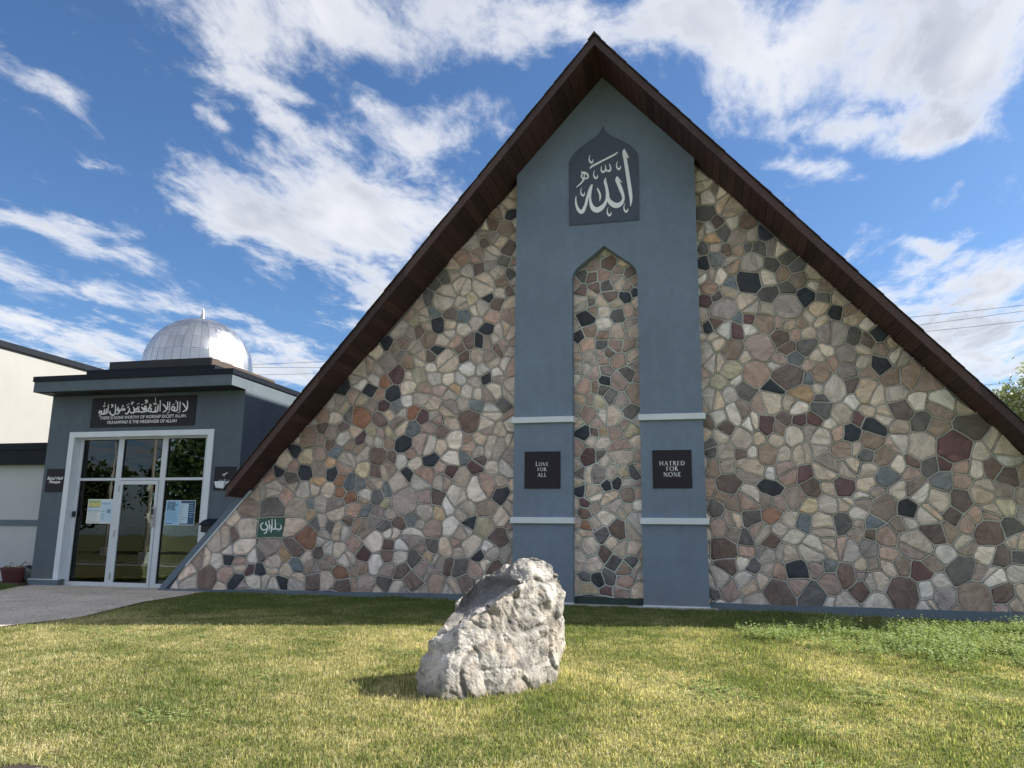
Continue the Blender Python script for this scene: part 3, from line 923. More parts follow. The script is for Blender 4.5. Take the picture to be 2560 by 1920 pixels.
emit_stones(wl, sL_[:NIND])
emit_stones(wr, sR_in[:NIND])
emit_stones(wnn, sN_[:NIND])
emit_rest(wl, sL_[NIND:])
emit_rest(wr, sR_in[NIND:] + sR_out)
emit_rest(wnn, sN_[NIND:])
print('stones', len(sL_), len(sR_in), len(sR_out), len(sN_))

# plinth with a hand-trowelled upper edge ------------------------
for x0, x1 in ((-9.66, -1.80), (1.80, 9.55)):
    n = int((x1 - x0) / 0.12)
    top = []
    for i in range(n + 1):
        x = x0 + (x1 - x0) * i / n
        t = float(np.interp(x, [-9.7, -8, -2.4, 2.3, 6.9, 9.6], [0.03, 0.045, 0.105, 0.07, 0.065, 0.06]))
        top.append((x, t + 0.012 * noise.noise((x * 3.1, 0.3, 0)) + 0.006 * noise.noise((x * 11, 2.3, 0))))
    MB().prism([(x0, -0.5), (x1, -0.5)] + top[::-1], -0.062, 0.2).build('plinth', stucco_d, hall)
# side trim of the left foot of the wall
tx, tz = 1 / math.hypot(1, sl), sl / math.hypot(1, sl)
for sg in (-1, 1):
    def line(d, a):          # point at distance d along the slope from the foot, offset a outwards
        return (sg * (-XL + d * tx - a * tz) * -1 if sg > 0 else (-XL + d * tx - a * tz), d * tz + a * tx)
    Lg = 2.12 / tz
    q = [line(0.0, 0.10), line(0.0, -0.03), line(Lg, -0.03), line(Lg, 0.10)]
    if sg > 0:
        q = q[::-1]
    MB().prism(q, -0.085, 0.38).build('edge_trim', stucco_d, hall)
    q = [line(0.72, -0.03), line(0.72, -0.052), line(Lg, -0.052), line(Lg, -0.03)]
    if sg > 0:
        q = q[::-1]
    MB().prism(q, -0.092, 0.05).build('edge_strip', white_trim, hall)

# central bay ----------------------------------------------------
arch = [(-wn, 6.30), (-0.625, 6.385), (-0.575, 6.465), (-0.50, 6.54), (-0.40, 6.615), (0, 6.93), (0.40, 6.615), (0.50, 6.54), (0.575, 6.465), (0.625, 6.385), (wn, 6.30)]
outline = [(-Wb, 0.012), (-wn, 0.012)] + arch + [(wn, 0.012), (Wb, 0.012), (Wb, zS - sl * Wb + 0.02), (0, zS + 0.02), (-Wb, zS - sl * Wb + 0.02)]
bay = MB().prism(outline, -pb, 0.03).build('central_bay', stucco, hall)
for sg in (-1, 1):
    xa, xb = (wn - 0.03, Wb + 0.045) if sg > 0 else (-Wb - 0.045, -wn + 0.03)
    for zt in (3.497, 1.567):
        MB().box(xa, xb, -pb - 0.055, -0.03, zt - 0.115, zt).build('ledge', white_trim, bay, bevel=0.006)
    MB().box(xa + 0.02, xb - 0.03, -pb - 0.02, 0.0, -0.012, 0.012).build('base_flashing', white_trim, bay)
MB().box(-wn, wn, -0.075, 0.01, -0.02, 0.105).build('niche_plinth', plain('dark_green_paint', (0.018, 0.040, 0.036), 0.4, var=0.4, vscale=9, bstr=0.2), bay)
MB().box(-1.95, 1.95, -pb - 0.10, 0.0, -0.30, -0.012).build('bay_footing', concrete, bay, bevel=0.008)

# roof -----------------------------------------------------------
TH = 0.20
roof_mb = MB()
YB = 17.0
for sg in (-1, 1):
    def P(x, y, dz):
        return (sg * x, y, zS - sl * x + dz)
    a = [P(0, -ov(0), 0.036), P(XE, -ov(XE), 0.036), P(XE, YB, 0.036), P(0, YB, 0.036)]
    b_ = [P(0, -ov(0), TH), P(XE, -ov(XE), TH), P(XE, YB, TH), P(0, YB, TH)]
    fs = [(0, 1, 2, 3), (7, 6, 5, 4), (0, 4, 5, 1), (1, 5, 6, 2), (2, 6, 7, 3), (3, 7, 4, 0)]
    roof_mb.add(a + b_, fs)
roof = roof_mb.build('roof', shingle_m, hall)
rng = random.Random(5)
for sg in (-1, 1):
    def P(x, y, dz):
        return (sg * x, y, zS - sl * x + dz)
    NP = 58
    for i in range(NP):
        x0 = XE * i / NP + (0.0 if i == 0 else 0.0035)
        x1 = XE * (i + 1) / NP - 0.0035
        t = rng.uniform(0, 0.004)
        lo = [P(x0, -ov(x0) + 0.002, t), P(x1, -ov(x1) + 0.002, t), P(x1, 0.12, t), P(x0, 0.12, t)]
        hi = [P(x0, -ov(x0) + 0.002, 0.034), P(x1, -ov(x1) + 0.002, 0.034), P(x1, 0.12, 0.034), P(x0, 0.12, 0.034)]
        MB().add(lo + hi, [(0, 1, 2, 3), (7, 6, 5, 4), (0, 4, 5, 1), (1, 5, 6, 2), (2, 6, 7, 3), (3, 7, 4, 0)]).build('soffit_board', soffit_m, roof)
    # barge board along the sloping edge
    cuts = [0, 1.75, 3.9, 5.75, XE + 0.03] if sg < 0 else [0, 2.3, 4.2, 6.3, XE + 0.03]
    for x0, x1 in zip(cuts, cuts[1:]):
        x1 -= 0.003
        d_ = rng.uniform(-0.004, 0.004)
        lo = [P(x0, -ov(x0) - 0.045 + d_, -0.012), P(x1, -ov(x1) - 0.045 + d_, -0.012), P(x1, -ov(x1) - 0.002, -0.012), P(x0, -ov(x0) - 0.002, -0.012)]
        hi = [(p[0], p[1], p[2] + 0.195) for p in lo]
        MB().add(lo + hi, [(0, 1, 2, 3), (7, 6, 5, 4), (0, 4, 5, 1), (1, 5, 6, 2), (2, 6, 7, 3), (3, 7, 4, 0)]).build('barge_board', fascia_m, roof)
    # eave board
    lo = [P(XE + 0.002, -ov(XE), -0.012), P(XE + 0.035, -ov(XE), -0.012 + 0.03), P(XE + 0.035, YB, -0.012 + 0.03), P(XE + 0.002, YB, -0.012)]
    hi = [(p[0], p[1], p[2] + 0.19) for p in lo]
    MB().add(lo + hi, [(0, 1, 2, 3), (7, 6, 5, 4), (0, 4, 5, 1), (1, 5, 6, 2), (2, 6, 7, 3), (3, 7, 4, 0)]).build('eave_board', fascia_m, roof)
    # end shingles: each lifts a little over the one below
    NSH = 40
    for i in range(NSH):
        x0 = (XE + 0.06) * i / NSH
        x1 = (XE + 0.06) * (i + 1) / NSH + 0.03
        yo = 0.075 + rng.uniform(-0.012, 0.014)
        t0 = TH + 0.001 + rng.uniform(0, 0.003)
        h0, h1 = 0.012, 0.022 + rng.uniform(0, 0.010)
        lo = [P(x0, -ov(x0) - yo, t0), P(x1, -ov(x1) - yo - rng.uniform(-0.008, 0.008), t0 + 0.004), P(x1, -ov(x1) + 0.6, t0 + 0.004), P(x0, -ov(x0) + 0.6, t0)]
        hi = [P(x0, -ov(x0) - yo, t0 + h0), P(x1, -ov(x1) - yo, t0 + h1), P(x1, -ov(x1) + 0.6, t0 + h1), P(x0, -ov(x0) + 0.6, t0 + h0)]
        MB().add(lo + hi, [(0, 1, 2, 3), (7, 6, 5, 4), (0, 4, 5, 1), (1, 5, 6, 2), (2, 6, 7, 3), (3, 7, 4, 0)]).build('shingle', shingle_m, roof)
MB().prism([(-0.13, zS + TH - 0.105), (0.0, zS + TH + 0.01), (0.13, zS + TH - 0.105), (0.0, zS + TH + 0.062)], -ov(0) - 0.08, YB).build('ridge_cap', shingle_m, roof)
# back wall closing the hall
MB().prism([(-XL, 0.0), (XL, 0.0), (0, zS)], YB - 0.5, YB - 0.2).build('back_wall', grey_stucco, hall)

# ---------------------------------------------------------------- entrance block
ent = empty('entrance_block', (-10.8, 0.4, 0))
ent_inv = Matrix.Translation((10.8, -0.4, 0))


def att(o, root):
    """parent to a root that is not at the origin, keeping world placement"""
    o.parent = root
    o.matrix_parent_inverse = Matrix.Translation(root.location).inverted()
    return o


tag(ent, 'slate grey flat-roofed entrance block with glazed doors and silver dome', 'building')
EX0, EX1, EY = -13.41, -8.21, 0.40
FX0, FX1, FZ = -12.78, -8.905, 3.51         # outer face of the white surround
IX0, IX1, IZ = -12.64, -9.05, 3.385
zb = -0.06
DEP = 7.0


wall_ = MB().box(EX0, IX0, EY, EY + 0.25, zb - 0.3, 4.40).box(IX1, EX1, EY, EY + 0.25, zb - 0.3, 4.40).box(IX0, IX1, EY, EY + 0.25, IZ, 4.40)
wall_ = wall_.box(EX1 - 0.25, EX1, EY + 0.25, EY + DEP, zb - 0.3, 4.40).box(EX0, EX0 + 0.25, EY + 0.25, EY + DEP, zb - 0.3, 4.40)
wl2 = att(wall_.build('wall', stucco_e, ent), ent)
can = att(MB().box(EX0 - 0.05, EX1 + 0.001, -0.15, EY + DEP, 4.40, 4.645).build('canopy', stucco_e, ent), ent)
att(MB().box(EX0 - 0.075, EX1 + 0.03, -0.178, EY + DEP + 0.02, 4.645, 4.770).build('cap_flashing', dark_metal, ent, bevel=0.004), ent)
att(MB().box(EX0 + 0.05, EX1 - 0.03, -0.09, EY - 0.003, 4.385, 4.399).build('canopy_soffit', black, ent), ent)
curb = att(MB().box(-13.0, -9.40, 0.90, 4.35, 4.77, 5.13).build('roof_curb', dark_metal, ent), ent)
att(MB().box(-12.59, -9.70, 1.20, 4.10, 5.13, 5.375).build('dome_curb', brown_curb, ent), ent)
att(MB().box(-12.60, -9.72, 1.180, 1.198, 5.135, 5.385).build('dome_curb_face', black, ent), ent)
# plinth and drip at the left pier
att(MB().box(EX0 - 0.03, IX0 + 0.02, EY - 0.05, EY - 0.002, zb - 0.3, 0.11).build('plinth', stucco_d, ent), ent)
att(MB().box(EX0 - 0.035, IX0 + 0.03, EY - 0.06, EY - 0.001, 0.11, 0.125).build('drip_edge', white_trim, ent), ent)
# white surround
sur = MB().box(FX0, IX0 + 0.004, EY - 0.035, EY + 0.174, 0.126, FZ).box(IX1 - 0.004, FX1, EY - 0.035, EY + 0.174, zb, FZ).box(IX0 + 0.004, IX1 - 0.004, EY - 0.035, EY + 0.174, IZ - 0.004, FZ)
att(sur.build('door_surround', white_trim, ent, bevel=0.004), ent)
# glazing frame in the plane y = .6
gy0, gy1 = 0.575, 0.66
fr = MB()
GX = [(-12.64, -12.535), (-11.555, -11.415), (-10.365, -10.222), (-9.235, -9.05)]
for a, b_ in GX:
    fr.box(a, b_, gy0, gy1, zb, 3.385)
for (a, b_) in ((-12.535, -11.555), (-11.415, -10.365), (-10.222, -9.235)):
    fr.box(a, b_, gy0 + 0.002, gy1, 3.345, 3.385)
    fr.box(a, b_, gy0 + 0.002, gy1, 2.382, 2.440)
for (a, b_) in ((-12.535, -11.555), (-10.222, -9.235)):
    fr.box(a, b_, gy0 + 0.002, gy1, zb, 0.078)
wf = att(fr.build('glazing_frame', alu, ent), ent)
for (a, b_) in ((-12.535, -11.555), (-10.222, -9.235)):
    att(MB().box(a, b_, gy1 + 0.012, gy1 + 0.05, 1.13, 1.19).build('mid_rail', stucco_d, wf), ent).parent = wf
gaps = [(-12.535, -11.555, 2.44, 3.345), (-11.415, -10.365, 2.44, 3.345), (-10.222, -9.235, 2.44, 3.345), (-12.535, -11.555, 0.078, 2.382), (-10.222, -9.235, 0.078, 2.382)]
for a, b_, c, d in gaps:
    p = MB().box(a, b_, 0.618, 0.626, c, d).build('pane', glass_m, wf)
    gk = MB().box(a, a + 0.014, 0.598, 0.617, c, d).box(b_ - 0.014, b_, 0.598, 0.617, c, d).box(a + 0.014, b_ - 0.014, 0.598, 0.617, c, c + 0.014).box(a + 0.014, b_ - 0.014, 0.598, 0.617, d - 0.014, d).build('gasket', black, wf)
    for q in (p, gk):
        q.matrix_parent_inverse = Matrix.Identity(4)
for q in wf.children:
    q.matrix_parent_inverse = Matrix.Identity(4)
# door leaf
dr = MB()
dx0, dx1 = -11.405, -10.375
dr.box(dx0, -11.325, 0.560, 0.625, -0.028, 2.372).box(-10.44, dx1, 0.560, 0.625, -0.028, 2.372).box(-11.325, -10.44, 0.560, 0.625, 2.285, 2.372).box(-11.325, -10.44, 0.560, 0.625, -0.028, 0.082)
door = att(dr.build('door', alu, ent, bevel=0.003), ent)


def dpart(name, mb, m, **k):
    o = mb.build(name, m, door, **k)
    return o


dpart('pane', MB().box(-11.325, -10.44, 0.590, 0.598, 0.082, 2.285), glass_m)
for z in (2.20, 1.17, 0.22):
    dpart('hinge', MB().box(-11.428, -11.392, 0.545, 0.574, z - 0.07, z + 0.07), steel, bevel=0.004)
hd = MB().box(-10.445, -10.385, 0.515, 0.558, 1.33, 1.76)
lock = dpart('lock_case', hd, steel, bevel=0.006)
dpart('keypad', MB().box(-10.437, -10.393, 0.506, 0.514, 1.60, 1.73), black)
dpart('lever_handle', MB().tube([(-10.42, 0.515, 1.53), (-10.42, 0.47, 1.53), (-10.58, 0.462, 1.535)], 0.012, 8), steel, smooth=True)
dpart('threshold', MB().box(dx0, dx1, 0.555, 0.66, zb, -0.030), black)
dpart('panic_bar', MB().box(-11.30, -10.46, 0.64, 0.69, 1.02, 1.08), black)
# interior vestibule seen through the glass
inn = MB().box(-13.1, -8.5, 3.4, 3.5, zb, 4.2).box(-13.1, -8.5, 0.7, 3.4, -0.1, -0.07).box(-13.1, -8.5, 0.7, 3.4, 4.1, 4.2).box(-13.16, -13.1, 0.7, 3.4, zb, 4.2).box(-8.5, -8.46, 0.7, 3.4, zb, 4.2)
iv = att(inn.build('vestibule', interior, ent), ent)
o = MB().box(-13.05, -12.05, 3.30, 3.38, 0, 2.3).build('inner_door', interior_l, iv)
o = MB().box(-13.10, -12.0, 3.27, 3.29, 2.3, 2.45).box(-12.05, -11.97, 3.27, 3.29, 0, 2.3).build('inner_frame', black, iv)
# intercom
o = MB().box(-12.60, -12.535, 0.53, 0.574, 1.54, 1.67).build('card_reader', black, bevel=0.004)
tag(o, 'small black card reader box on the left door jamb', 'card reader')
# mailbox
mbx = MB().prism([(-8.93, 1.22), (-8.55, 1.22), (-8.55, 1.38), (-8.93, 1.38)], 0.22, EY).build('mail_body', black)
mroot = empty('mailbox', (-8.74, 0.39, 1.22))
tag(mroot, 'black wall mailbox with sloped lid beside the entrance surround', 'mailbox')
att(mbx, mroot)
lid = MB().add([(-8.96, 0.17, 1.37), (-8.52, 0.17, 1.37), (-8.52, EY, 1.50), (-8.96, EY, 1.50), (-8.96, 0.17, 1.385), (-8.52, 0.17, 1.385), (-8.52, EY, 1.515), (-8.96, EY, 1.515)],
               [(0, 3, 2, 1), (4, 5, 6, 7), (0, 1, 5, 4), (1, 2, 6, 5), (2, 3, 7, 6), (3, 0, 4, 7)]).build('lid', dark_metal)
att(lid, mroot)

# dome ------------------------------------------------------------
DC, DR = Vector((-11.13, 2.66, 5.43)), 1.37
prof = [(DR - 0.012, -0.06)] + [((DR - 0.012) * math.cos(a), (DR - 0.012) * math.sin(a)) for a in [i * PI / 2 / 24 for i in range(25)]]
dome = att(MB().lathe(prof, DC, 64).build('dome', steel, ent, smooth=True), ent)
rng = random.Random(3)
NG = 40
lat = [math.radians(a) for a in (-2.5, 13, 28, 43, 57, 70, 82)]
for r_ in range(len(lat) - 1):
    ng = NG if r_ < 4 else (NG // 2 if r_ == 4 else NG // 4)
    for g in range(ng):
        a0, a1 = 2 * PI * g / ng + 0.0028, 2 * PI * (g + 1) / ng - 0.0028
        l0, l1 = lat[r_] + 0.0012, lat[r_ + 1] - 0.0012
        ta, tl = rng.gauss(0, 0.010), rng.gauss(0, 0.010)
        vs, uvs = [], []
        for j in range(4):
            for i in range(4):
                a = a0 + (a1 - a0) * i / 3
                l = l0 + (l1 - l0) * j / 3
                rad = DR + 0.010 + ta * (i / 3 - 0.5) * 0.2 + tl * (j / 3 - 0.5) * 0.3
                vs.append((DC.x + rad * math.cos(l) * math.cos(a), DC.y + rad * math.cos(l) * math.sin(a), DC.z + rad * math.sin(l)))
                uvs.append((i / 3 * 2.0, j / 3 * 2.31))
        fs = [(j * 4 + i, j * 4 + i + 1, j * 4 + i + 5, j * 4 + i + 4) for j in range(3) for i in range(3)]
        me = bpy.data.meshes.new('dome_panel')
        me.from_pydata(vs, [], fs)
        uvl = me.uv_layers.new(name='UVMap')
        for li, lp in enumerate(me.loops):
            uvl.data[li].uv = uvs[lp.vertex_index]
        me.materials.append(dome_m)
        me.polygons.foreach_set('use_smooth', [True] * len(me.polygons))
        link(bpy.data.objects.new('dome_panel', me), dome)
cap = [(0.20, 1.36), (0.12, 1.385), (0.078, 1.392), (0.062, 1.42), (0.040, 1.52), (0.016, 1.64), (0.0, 1.70)]
MB().lathe(cap, DC, 20).build('finial', steel, dome, smooth=True)
MB().lathe([(DR + 0.05, -0.075), (DR + 0.05, -0.045), (DR, -0.04)], DC, 64).build('dome_ring', steel, dome, smooth=True)

# ---------------------------------------------------------------- side wing and rear hall
wing = empty('side_wing', (-16, 0.9, 0))
tag(wing, 'low pale grey stucco wing with dark fascia left of the entrance', 'building')
for nm, mb, m in (('wall', MB().box(-24, -13.42, 0.90, 6.0, -0.4, 2.80), grey_stucco),
                  ('band', MB().box(-24, -13.42, 0.865, 0.897, 1.335, 1.47), stucco_d),
                  ('fascia', MB().box(-24, -13.42, 0.72, 6.0, 2.80, 3.16), dark_metal),
                  ('cap_flashing', MB().box(-24, -13.42, 0.69, 6.0, 3.16, 3.32), dark_metal)):
    att(mb.build(nm, m, wing), wing)
rear = empty('rear_hall', (-19, 8, 0))
tag(rear, 'tall white stucco rear hall with dark roof edge behind the entrance', 'building')
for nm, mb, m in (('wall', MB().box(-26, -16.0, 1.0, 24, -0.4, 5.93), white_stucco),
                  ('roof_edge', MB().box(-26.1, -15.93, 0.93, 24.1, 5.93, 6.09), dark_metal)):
    att(mb.build(nm, m, rear), rear)

# ---------------------------------------------------------------- lettering
def catmull(pts, n=6):
    out = []
    m = len(pts)
    if m < 3:
        for i in range(m - 1):
            for k in range(n):
                t = k / n
                out.append(tuple(a + (b_ - a) * t for a, b_ in zip(pts[i], pts[i + 1])))
        out.append(pts[-1])
        return out
    for i in range(m - 1):
        p0, p1, p2, p3 = pts[max(i - 1, 0)], pts[i], pts[i + 1], pts[min(i + 2, m - 1)]
        for k in range(n):
            t = k / n
            out.append(tuple(0.5 * (2 * b_ + (c - a) * t + (2 * a - 5 * b_ + 4 * c - d) * t * t + (3 * b_ - a - 3 * c + d) * t ** 3) for a, b_, c, d in zip(p0, p1, p2, p3)))
    out.append(pts[-1])
    return out


def strokes_mesh(mb, strokes, mp, y, step=0.0004, smooth=True, polys=()):
    """strokes: lists of (u, v, width) in drawing units, mp maps drawing units to (x, z)"""
    k = 0
    for st in strokes:
        pts = catmull(st) if smooth and len(st) > 2 else list(st)
        L, R_ = [], []
        for i, p in enumerate(pts):
            a = pts[max(i - 1, 0)]
            b_ = pts[min(i + 1, len(pts) - 1)]
            dx, dy = b_[0] - a[0], b_[1] - a[1]
            l = math.hypot(dx, dy) or 1
            nx, ny = -dy / l, dx / l
            hw = p[2] / 2
            L.append(mp(p[0] + nx * hw, p[1] + ny * hw))
            R_.append(mp(p[0] - nx * hw, p[1] - ny * hw))
        yy = y - k * step
        k += 1
        n = len(pts)
        mb.add([(q[0], yy, q[1]) for q in L] + [(q[0], yy, q[1]) for q in R_], [(i, i + 1, n + i + 1, n + i) for i in range(n - 1)])
    for pg in polys:
        yy = y - k * step
        k += 1
        mb.add([(*[mp(*q)[0]], yy, mp(*q)[1]) for q in pg], [tuple(range(len(pg)))])
    return mb


def bilin(c00, c10, c01, c11, W_, H_):
    def f(u, v):
        a, b_ = u / W_, v / H_
        return tuple((1 - a) * (1 - b_) * c00[i] + a * (1 - b_) * c10[i] + (1 - a) * b_ * c01[i] + a * b_ * c11[i] for i in (0, 1))
    return f


def text_mb(txt, size, x, z, y, align='CENTER', bold=0.0, shear=0.0, width=None, line=1.0):
    cu = bpy.data.curves.new('lettering', 'FONT')
    cu.body = txt
    cu.size = size
    cu.align_x = align
    cu.align_y = 'CENTER'
    cu.offset = bold
    cu.shear = shear
    cu.space_line = line
    cu.resolution_u = 3
    o = bpy.data.objects.new('lettering', cu)
    COL.objects.link(o)
    dg = bpy.context.evaluated_depsgraph_get()
    dg.update()
    me = bpy.data.meshes.new_from_object(o.evaluated_get(dg))
    vs = [tuple(v.co) for v in me.vertices]
    fs = [tuple(p.vertices) for p in me.polygons]
    bpy.data.objects.remove(o)
    k = 1.0
    if width:
        w_ = max(v[0] for v in vs) - min(v[0] for v in vs)
        k = width / w_
    return MB().add([(x + v[0] * k, y, z + v[1]) for v in vs], fs)


def plate(name, label, x0, x1, z0, z1, yb, yf, m=None, inset=0.05, screws=True, poly=None):
    root = empty(name, ((x0 + x1) / 2, yb, z0))
    tag(root, label, 'sign')
    if poly:
        pl_ = MB().prism(poly, yf, yb).build('plate', m or plate_m)
    else:
        pl_ = MB().box(x0, x1, yf, yb, z0, z1).build('plate', m or plate_m, bevel=0.003)
    att(pl_, root)
    if screws:
        for x in (x0 + inset, x1 - inset):
            for z in (z0 + inset, z1 - inset):
                o = MB().tube([(x, yf - 0.006, z), (x, yf + 0.002, z)], 0.014, 8).build('screw', screw_m)
                att(o, root)
    return root, pl_


def letters(mb, pl_, m=letter_m, name='lettering'):
    o = mb.build(name, m)
    o.parent = pl_
    return o


# roman capitals with serifs: thick / thin strokes in a 0..1 box
TK, TN = 0.14, 0.06


def glyph(ch):
    v = lambda x, a=0.0, b_=1.0, w_=TK: [(x, a, w_), (x, b_, w_)]
    hz = lambda y, a, b_, w_=TN: [(a, y, w_), (b_, y, w_)]
    sf = lambda x, y: [(x - 0.11, y, 0.035), (x + 0.11, y, 0.035)]

    def arc(cx, cy, rx, ry, a0, a1, n=12):
        out = []
        for i in range(n + 1):
            a = math.radians(a0 + (a1 - a0) * i / n)
            out.append((cx + rx * math.cos(a), cy + ry * math.sin(a), TN + (TK - TN) * abs(math.cos(a))))
        return out
    g = {'L': (0.62, [v(0.14), hz(0.03, 0.14, 0.58), [(0.58, 0.0, 0.05), (0.60, 0.2, 0.04)], sf(0.14, 0.98), sf(0.12, 0.02)]),
         'O': (1.0, [arc(0.5, 0.5, 0.43, 0.48, 0, 360, 24)]),
         'V': (0.9, [[(0.1, 1, TK), (0.46, 0, TK)], [(0.46, 0, TN), (0.82, 1, TN)], sf(0.1, 0.98), sf(0.82, 0.98)]),
         'E': (0.64, [v(0.14), hz(0.97, 0.14, 0.56), hz(0.52, 0.14, 0.48), hz(0.03, 0.14, 0.58), sf(0.12, 0.98), sf(0.12, 0.02)]),
         'F': (0.60, [v(0.14), hz(0.97, 0.14, 0.56), hz(0.52, 0.14, 0.46), sf(0.14, 0.02), sf(0.12, 0.98)]),
         'R': (0.78, [v(0.14), arc(0.22, 0.74, 0.30, 0.24, 90, -90), hz(0.98, 0.14, 0.24), hz(0.5, 0.14, 0.24), [(0.30, 0.5, TK), (0.76, 0.0, TK)], sf(0.14, 0.02), sf(0.12, 0.98)]),
         'A': (0.90, [[(0.08, 0, TN), (0.44, 1, TN)], [(0.44, 1, TK), (0.80, 0, TK)], hz(0.36, 0.2, 0.68), sf(0.08, 0.02), sf(0.80, 0.02)]),
         'H': (0.92, [v(0.14), v(0.76), hz(0.52, 0.14, 0.76), sf(0.14, 0.02), sf(0.76, 0.02), sf(0.14, 0.98), sf(0.76, 0.98)]),
         'T': (0.78, [v(0.38), hz(0.96, 0.02, 0.74), [(0.03, 0.97, 0.05), (0.0, 0.8, 0.04)], [(0.73, 0.97, 0.05), (0.76, 0.8, 0.04)], sf(0.38, 0.02)]),
         'D': (0.92, [v(0.14), arc(0.30, 0.5, 0.52, 0.47, 90, -90, 16), hz(0.97, 0.14, 0.32), hz(0.03, 0.14, 0.32), sf(0.12, 0.98), sf(0.12, 0.02)]),
         'N': (0.94, [v(0.14, 0, 1, TN), v(0.80, 0, 1, TN), [(0.12, 1, TK), (0.80, 0, TK)], sf(0.14, 0.02), sf(0.80, 0.98), sf(0.1, 0.98)])}
    return g[ch]


def serif_line(mb, txt, x, z, hgt, y, first=1.0, track=0.16):
    """one centred line in capitals, z = baseline; first: scale of the first letter"""
    adv = []
    for i, c in enumerate(txt):
        adv.append((glyph(c)[0] + track) * hgt * (first if i == 0 else 1))
    cx = x - sum(adv) / 2
    for i, c in enumerate(txt):
        s_ = hgt * (first if i == 0 else 1)
        strokes_mesh(mb, glyph(c)[1], lambda u, v, a=cx, s=s_: (a + u * s, z + v * s), y - i * 0.0001, 0.00015, smooth=False)
        cx += adv[i]


# the bay plates
r1, p1 = plate('wall_sign', 'square dark plate reading LOVE FOR ALL on the left pilaster', -1.583, -0.881, 2.112, 2.822, -pb, -0.262, screws=True, inset=0.045)
mb = MB()
serif_line(mb, 'LOVE', -1.232, 2.543, 0.066, -0.264, 1.25)
serif_line(mb, 'FOR', -1.232, 2.444, 0.066, -0.264)
serif_line(mb, 'ALL', -1.232, 2.334, 0.073, -0.264)
letters(mb, p1)
r2, p2 = plate('wall_sign', 'square dark plate reading HATRED FOR NONE on the right pilaster', 0.862, 1.573, 2.110, 2.814, -pb, -0.262, inset=0.045)
mb = MB()
serif_line(mb, 'HATRED', 1.225, 2.529, 0.080, -0.264)
serif_line(mb, 'FOR', 1.225, 2.428, 0.080, -0.264)
serif_line(mb, 'NONE', 1.225, 2.322, 0.080, -0.264)
letters(mb, p2)

# the arch-topped calligraphy panel
half = [(0.705, 7.41), (0.712, 8.77), (0.69, 8.84), (0.64, 8.93), (0.56, 9.02), (0.46, 9.10), (0.34, 9.18), (0.22, 9.255), (0.12, 9.33), (0.06, 9.40), (0.025, 9.46), (0.008, 9.533)]
poly = [(-0.697, 7.41)] + half + [(-q[0] + 0.01, q[1]) for q in half[::-1][1:-1]]
r3, p3 = plate('calligraphy_panel', 'arch-topped slate blue panel with large white Arabic calligraphy under the gable peak', -0.697, 0.705, 7.41, 8.80, -pb, -0.268, plate_b, inset=0.06, poly=poly)
amap = bilin((-0.885, 9.57), (0.923, 9.353), (-0.884, 7.275), (0.876, 7.127), 1404, 1659)


def comma(x, y):
    return [(x + 22, y, 6), (x + 5, y + 50, 14), (x + 12, y + 100, 24), (x + 40, y + 128, 34), (x + 65, y + 105, 18), (x + 64, y + 70, 5)]


AS = [[(1030, 335, 10), (1032, 395, 60), (1050, 520, 54), (1078, 700, 56), (1105, 880, 58), (1128, 1040, 56), (1138, 1150, 40), (1130, 1250, 8)],
      [(916, 780, 10), (912, 830, 46), (945, 900, 58), (985, 1000, 58), (1012, 1080, 46), (1016, 1140, 42), (985, 1205, 60), (920, 1238, 80), (860, 1225, 84), (805, 1180, 70), (775, 1120, 50), (765, 1040, 48), (748, 940, 46), (728, 860, 42), (738, 798, 8)],
      [(757, 1050, 40), (750, 1140, 34), (725, 1210, 50), (670, 1275, 72), (600, 1310, 84), (540, 1285, 76), (503, 1220, 52), (488, 1130, 32), (492, 1040, 32), (505, 960, 34), (518, 908, 26)],
      [(520, 905, 14), (495, 960, 40), (468, 1040, 44), (440, 1130, 42), (415, 1230, 46), (380, 1310, 56), (345, 1340, 62), (300, 1310, 50), (268, 1240, 36), (255, 1160, 24), (262, 1090, 10)],
      [(600, 960, 12), (620, 1000, 28), (645, 1060, 30), (650, 1110, 28), (640, 1170, 8)],
      [(668, 612, 8), (668, 680, 22), (690, 708, 34), (725, 690, 26), (738, 640, 18), (728, 588, 8)],
      [(735, 640, 16), (750, 680, 24), (790, 690, 36), (818, 660, 24), (808, 610, 18), (792, 575, 8)],
      [(490, 657, 12), (520, 615, 30), (700, 520, 28), (880, 425, 26), (930, 385, 12)],
      [(350, 693, 10), (365, 720, 34), (410, 722, 34), (450, 755, 30), (452, 795, 26), (420, 812, 24), (370, 805, 24), (347, 775, 22), (362, 738, 20)],
      [(397, 735, 16), (392, 800, 18)],
      [(390, 815, 28), (360, 865, 24), (310, 915, 20), (262, 952, 8)]]
AS += [comma(*q) for q in ((468, 430), (905, 535), (540, 680), (332, 955), (1022, 1210), (757, 1268))]
AP = [[(1035, 325), (1113, 492), (1072, 466), (1042, 430)], [(918, 765), (1003, 880), (962, 862), (930, 825)]]
letters(strokes_mesh(MB(), AS, amap, -0.2690, 0.0003, polys=AP), p3, letter_m, 'calligraphy')

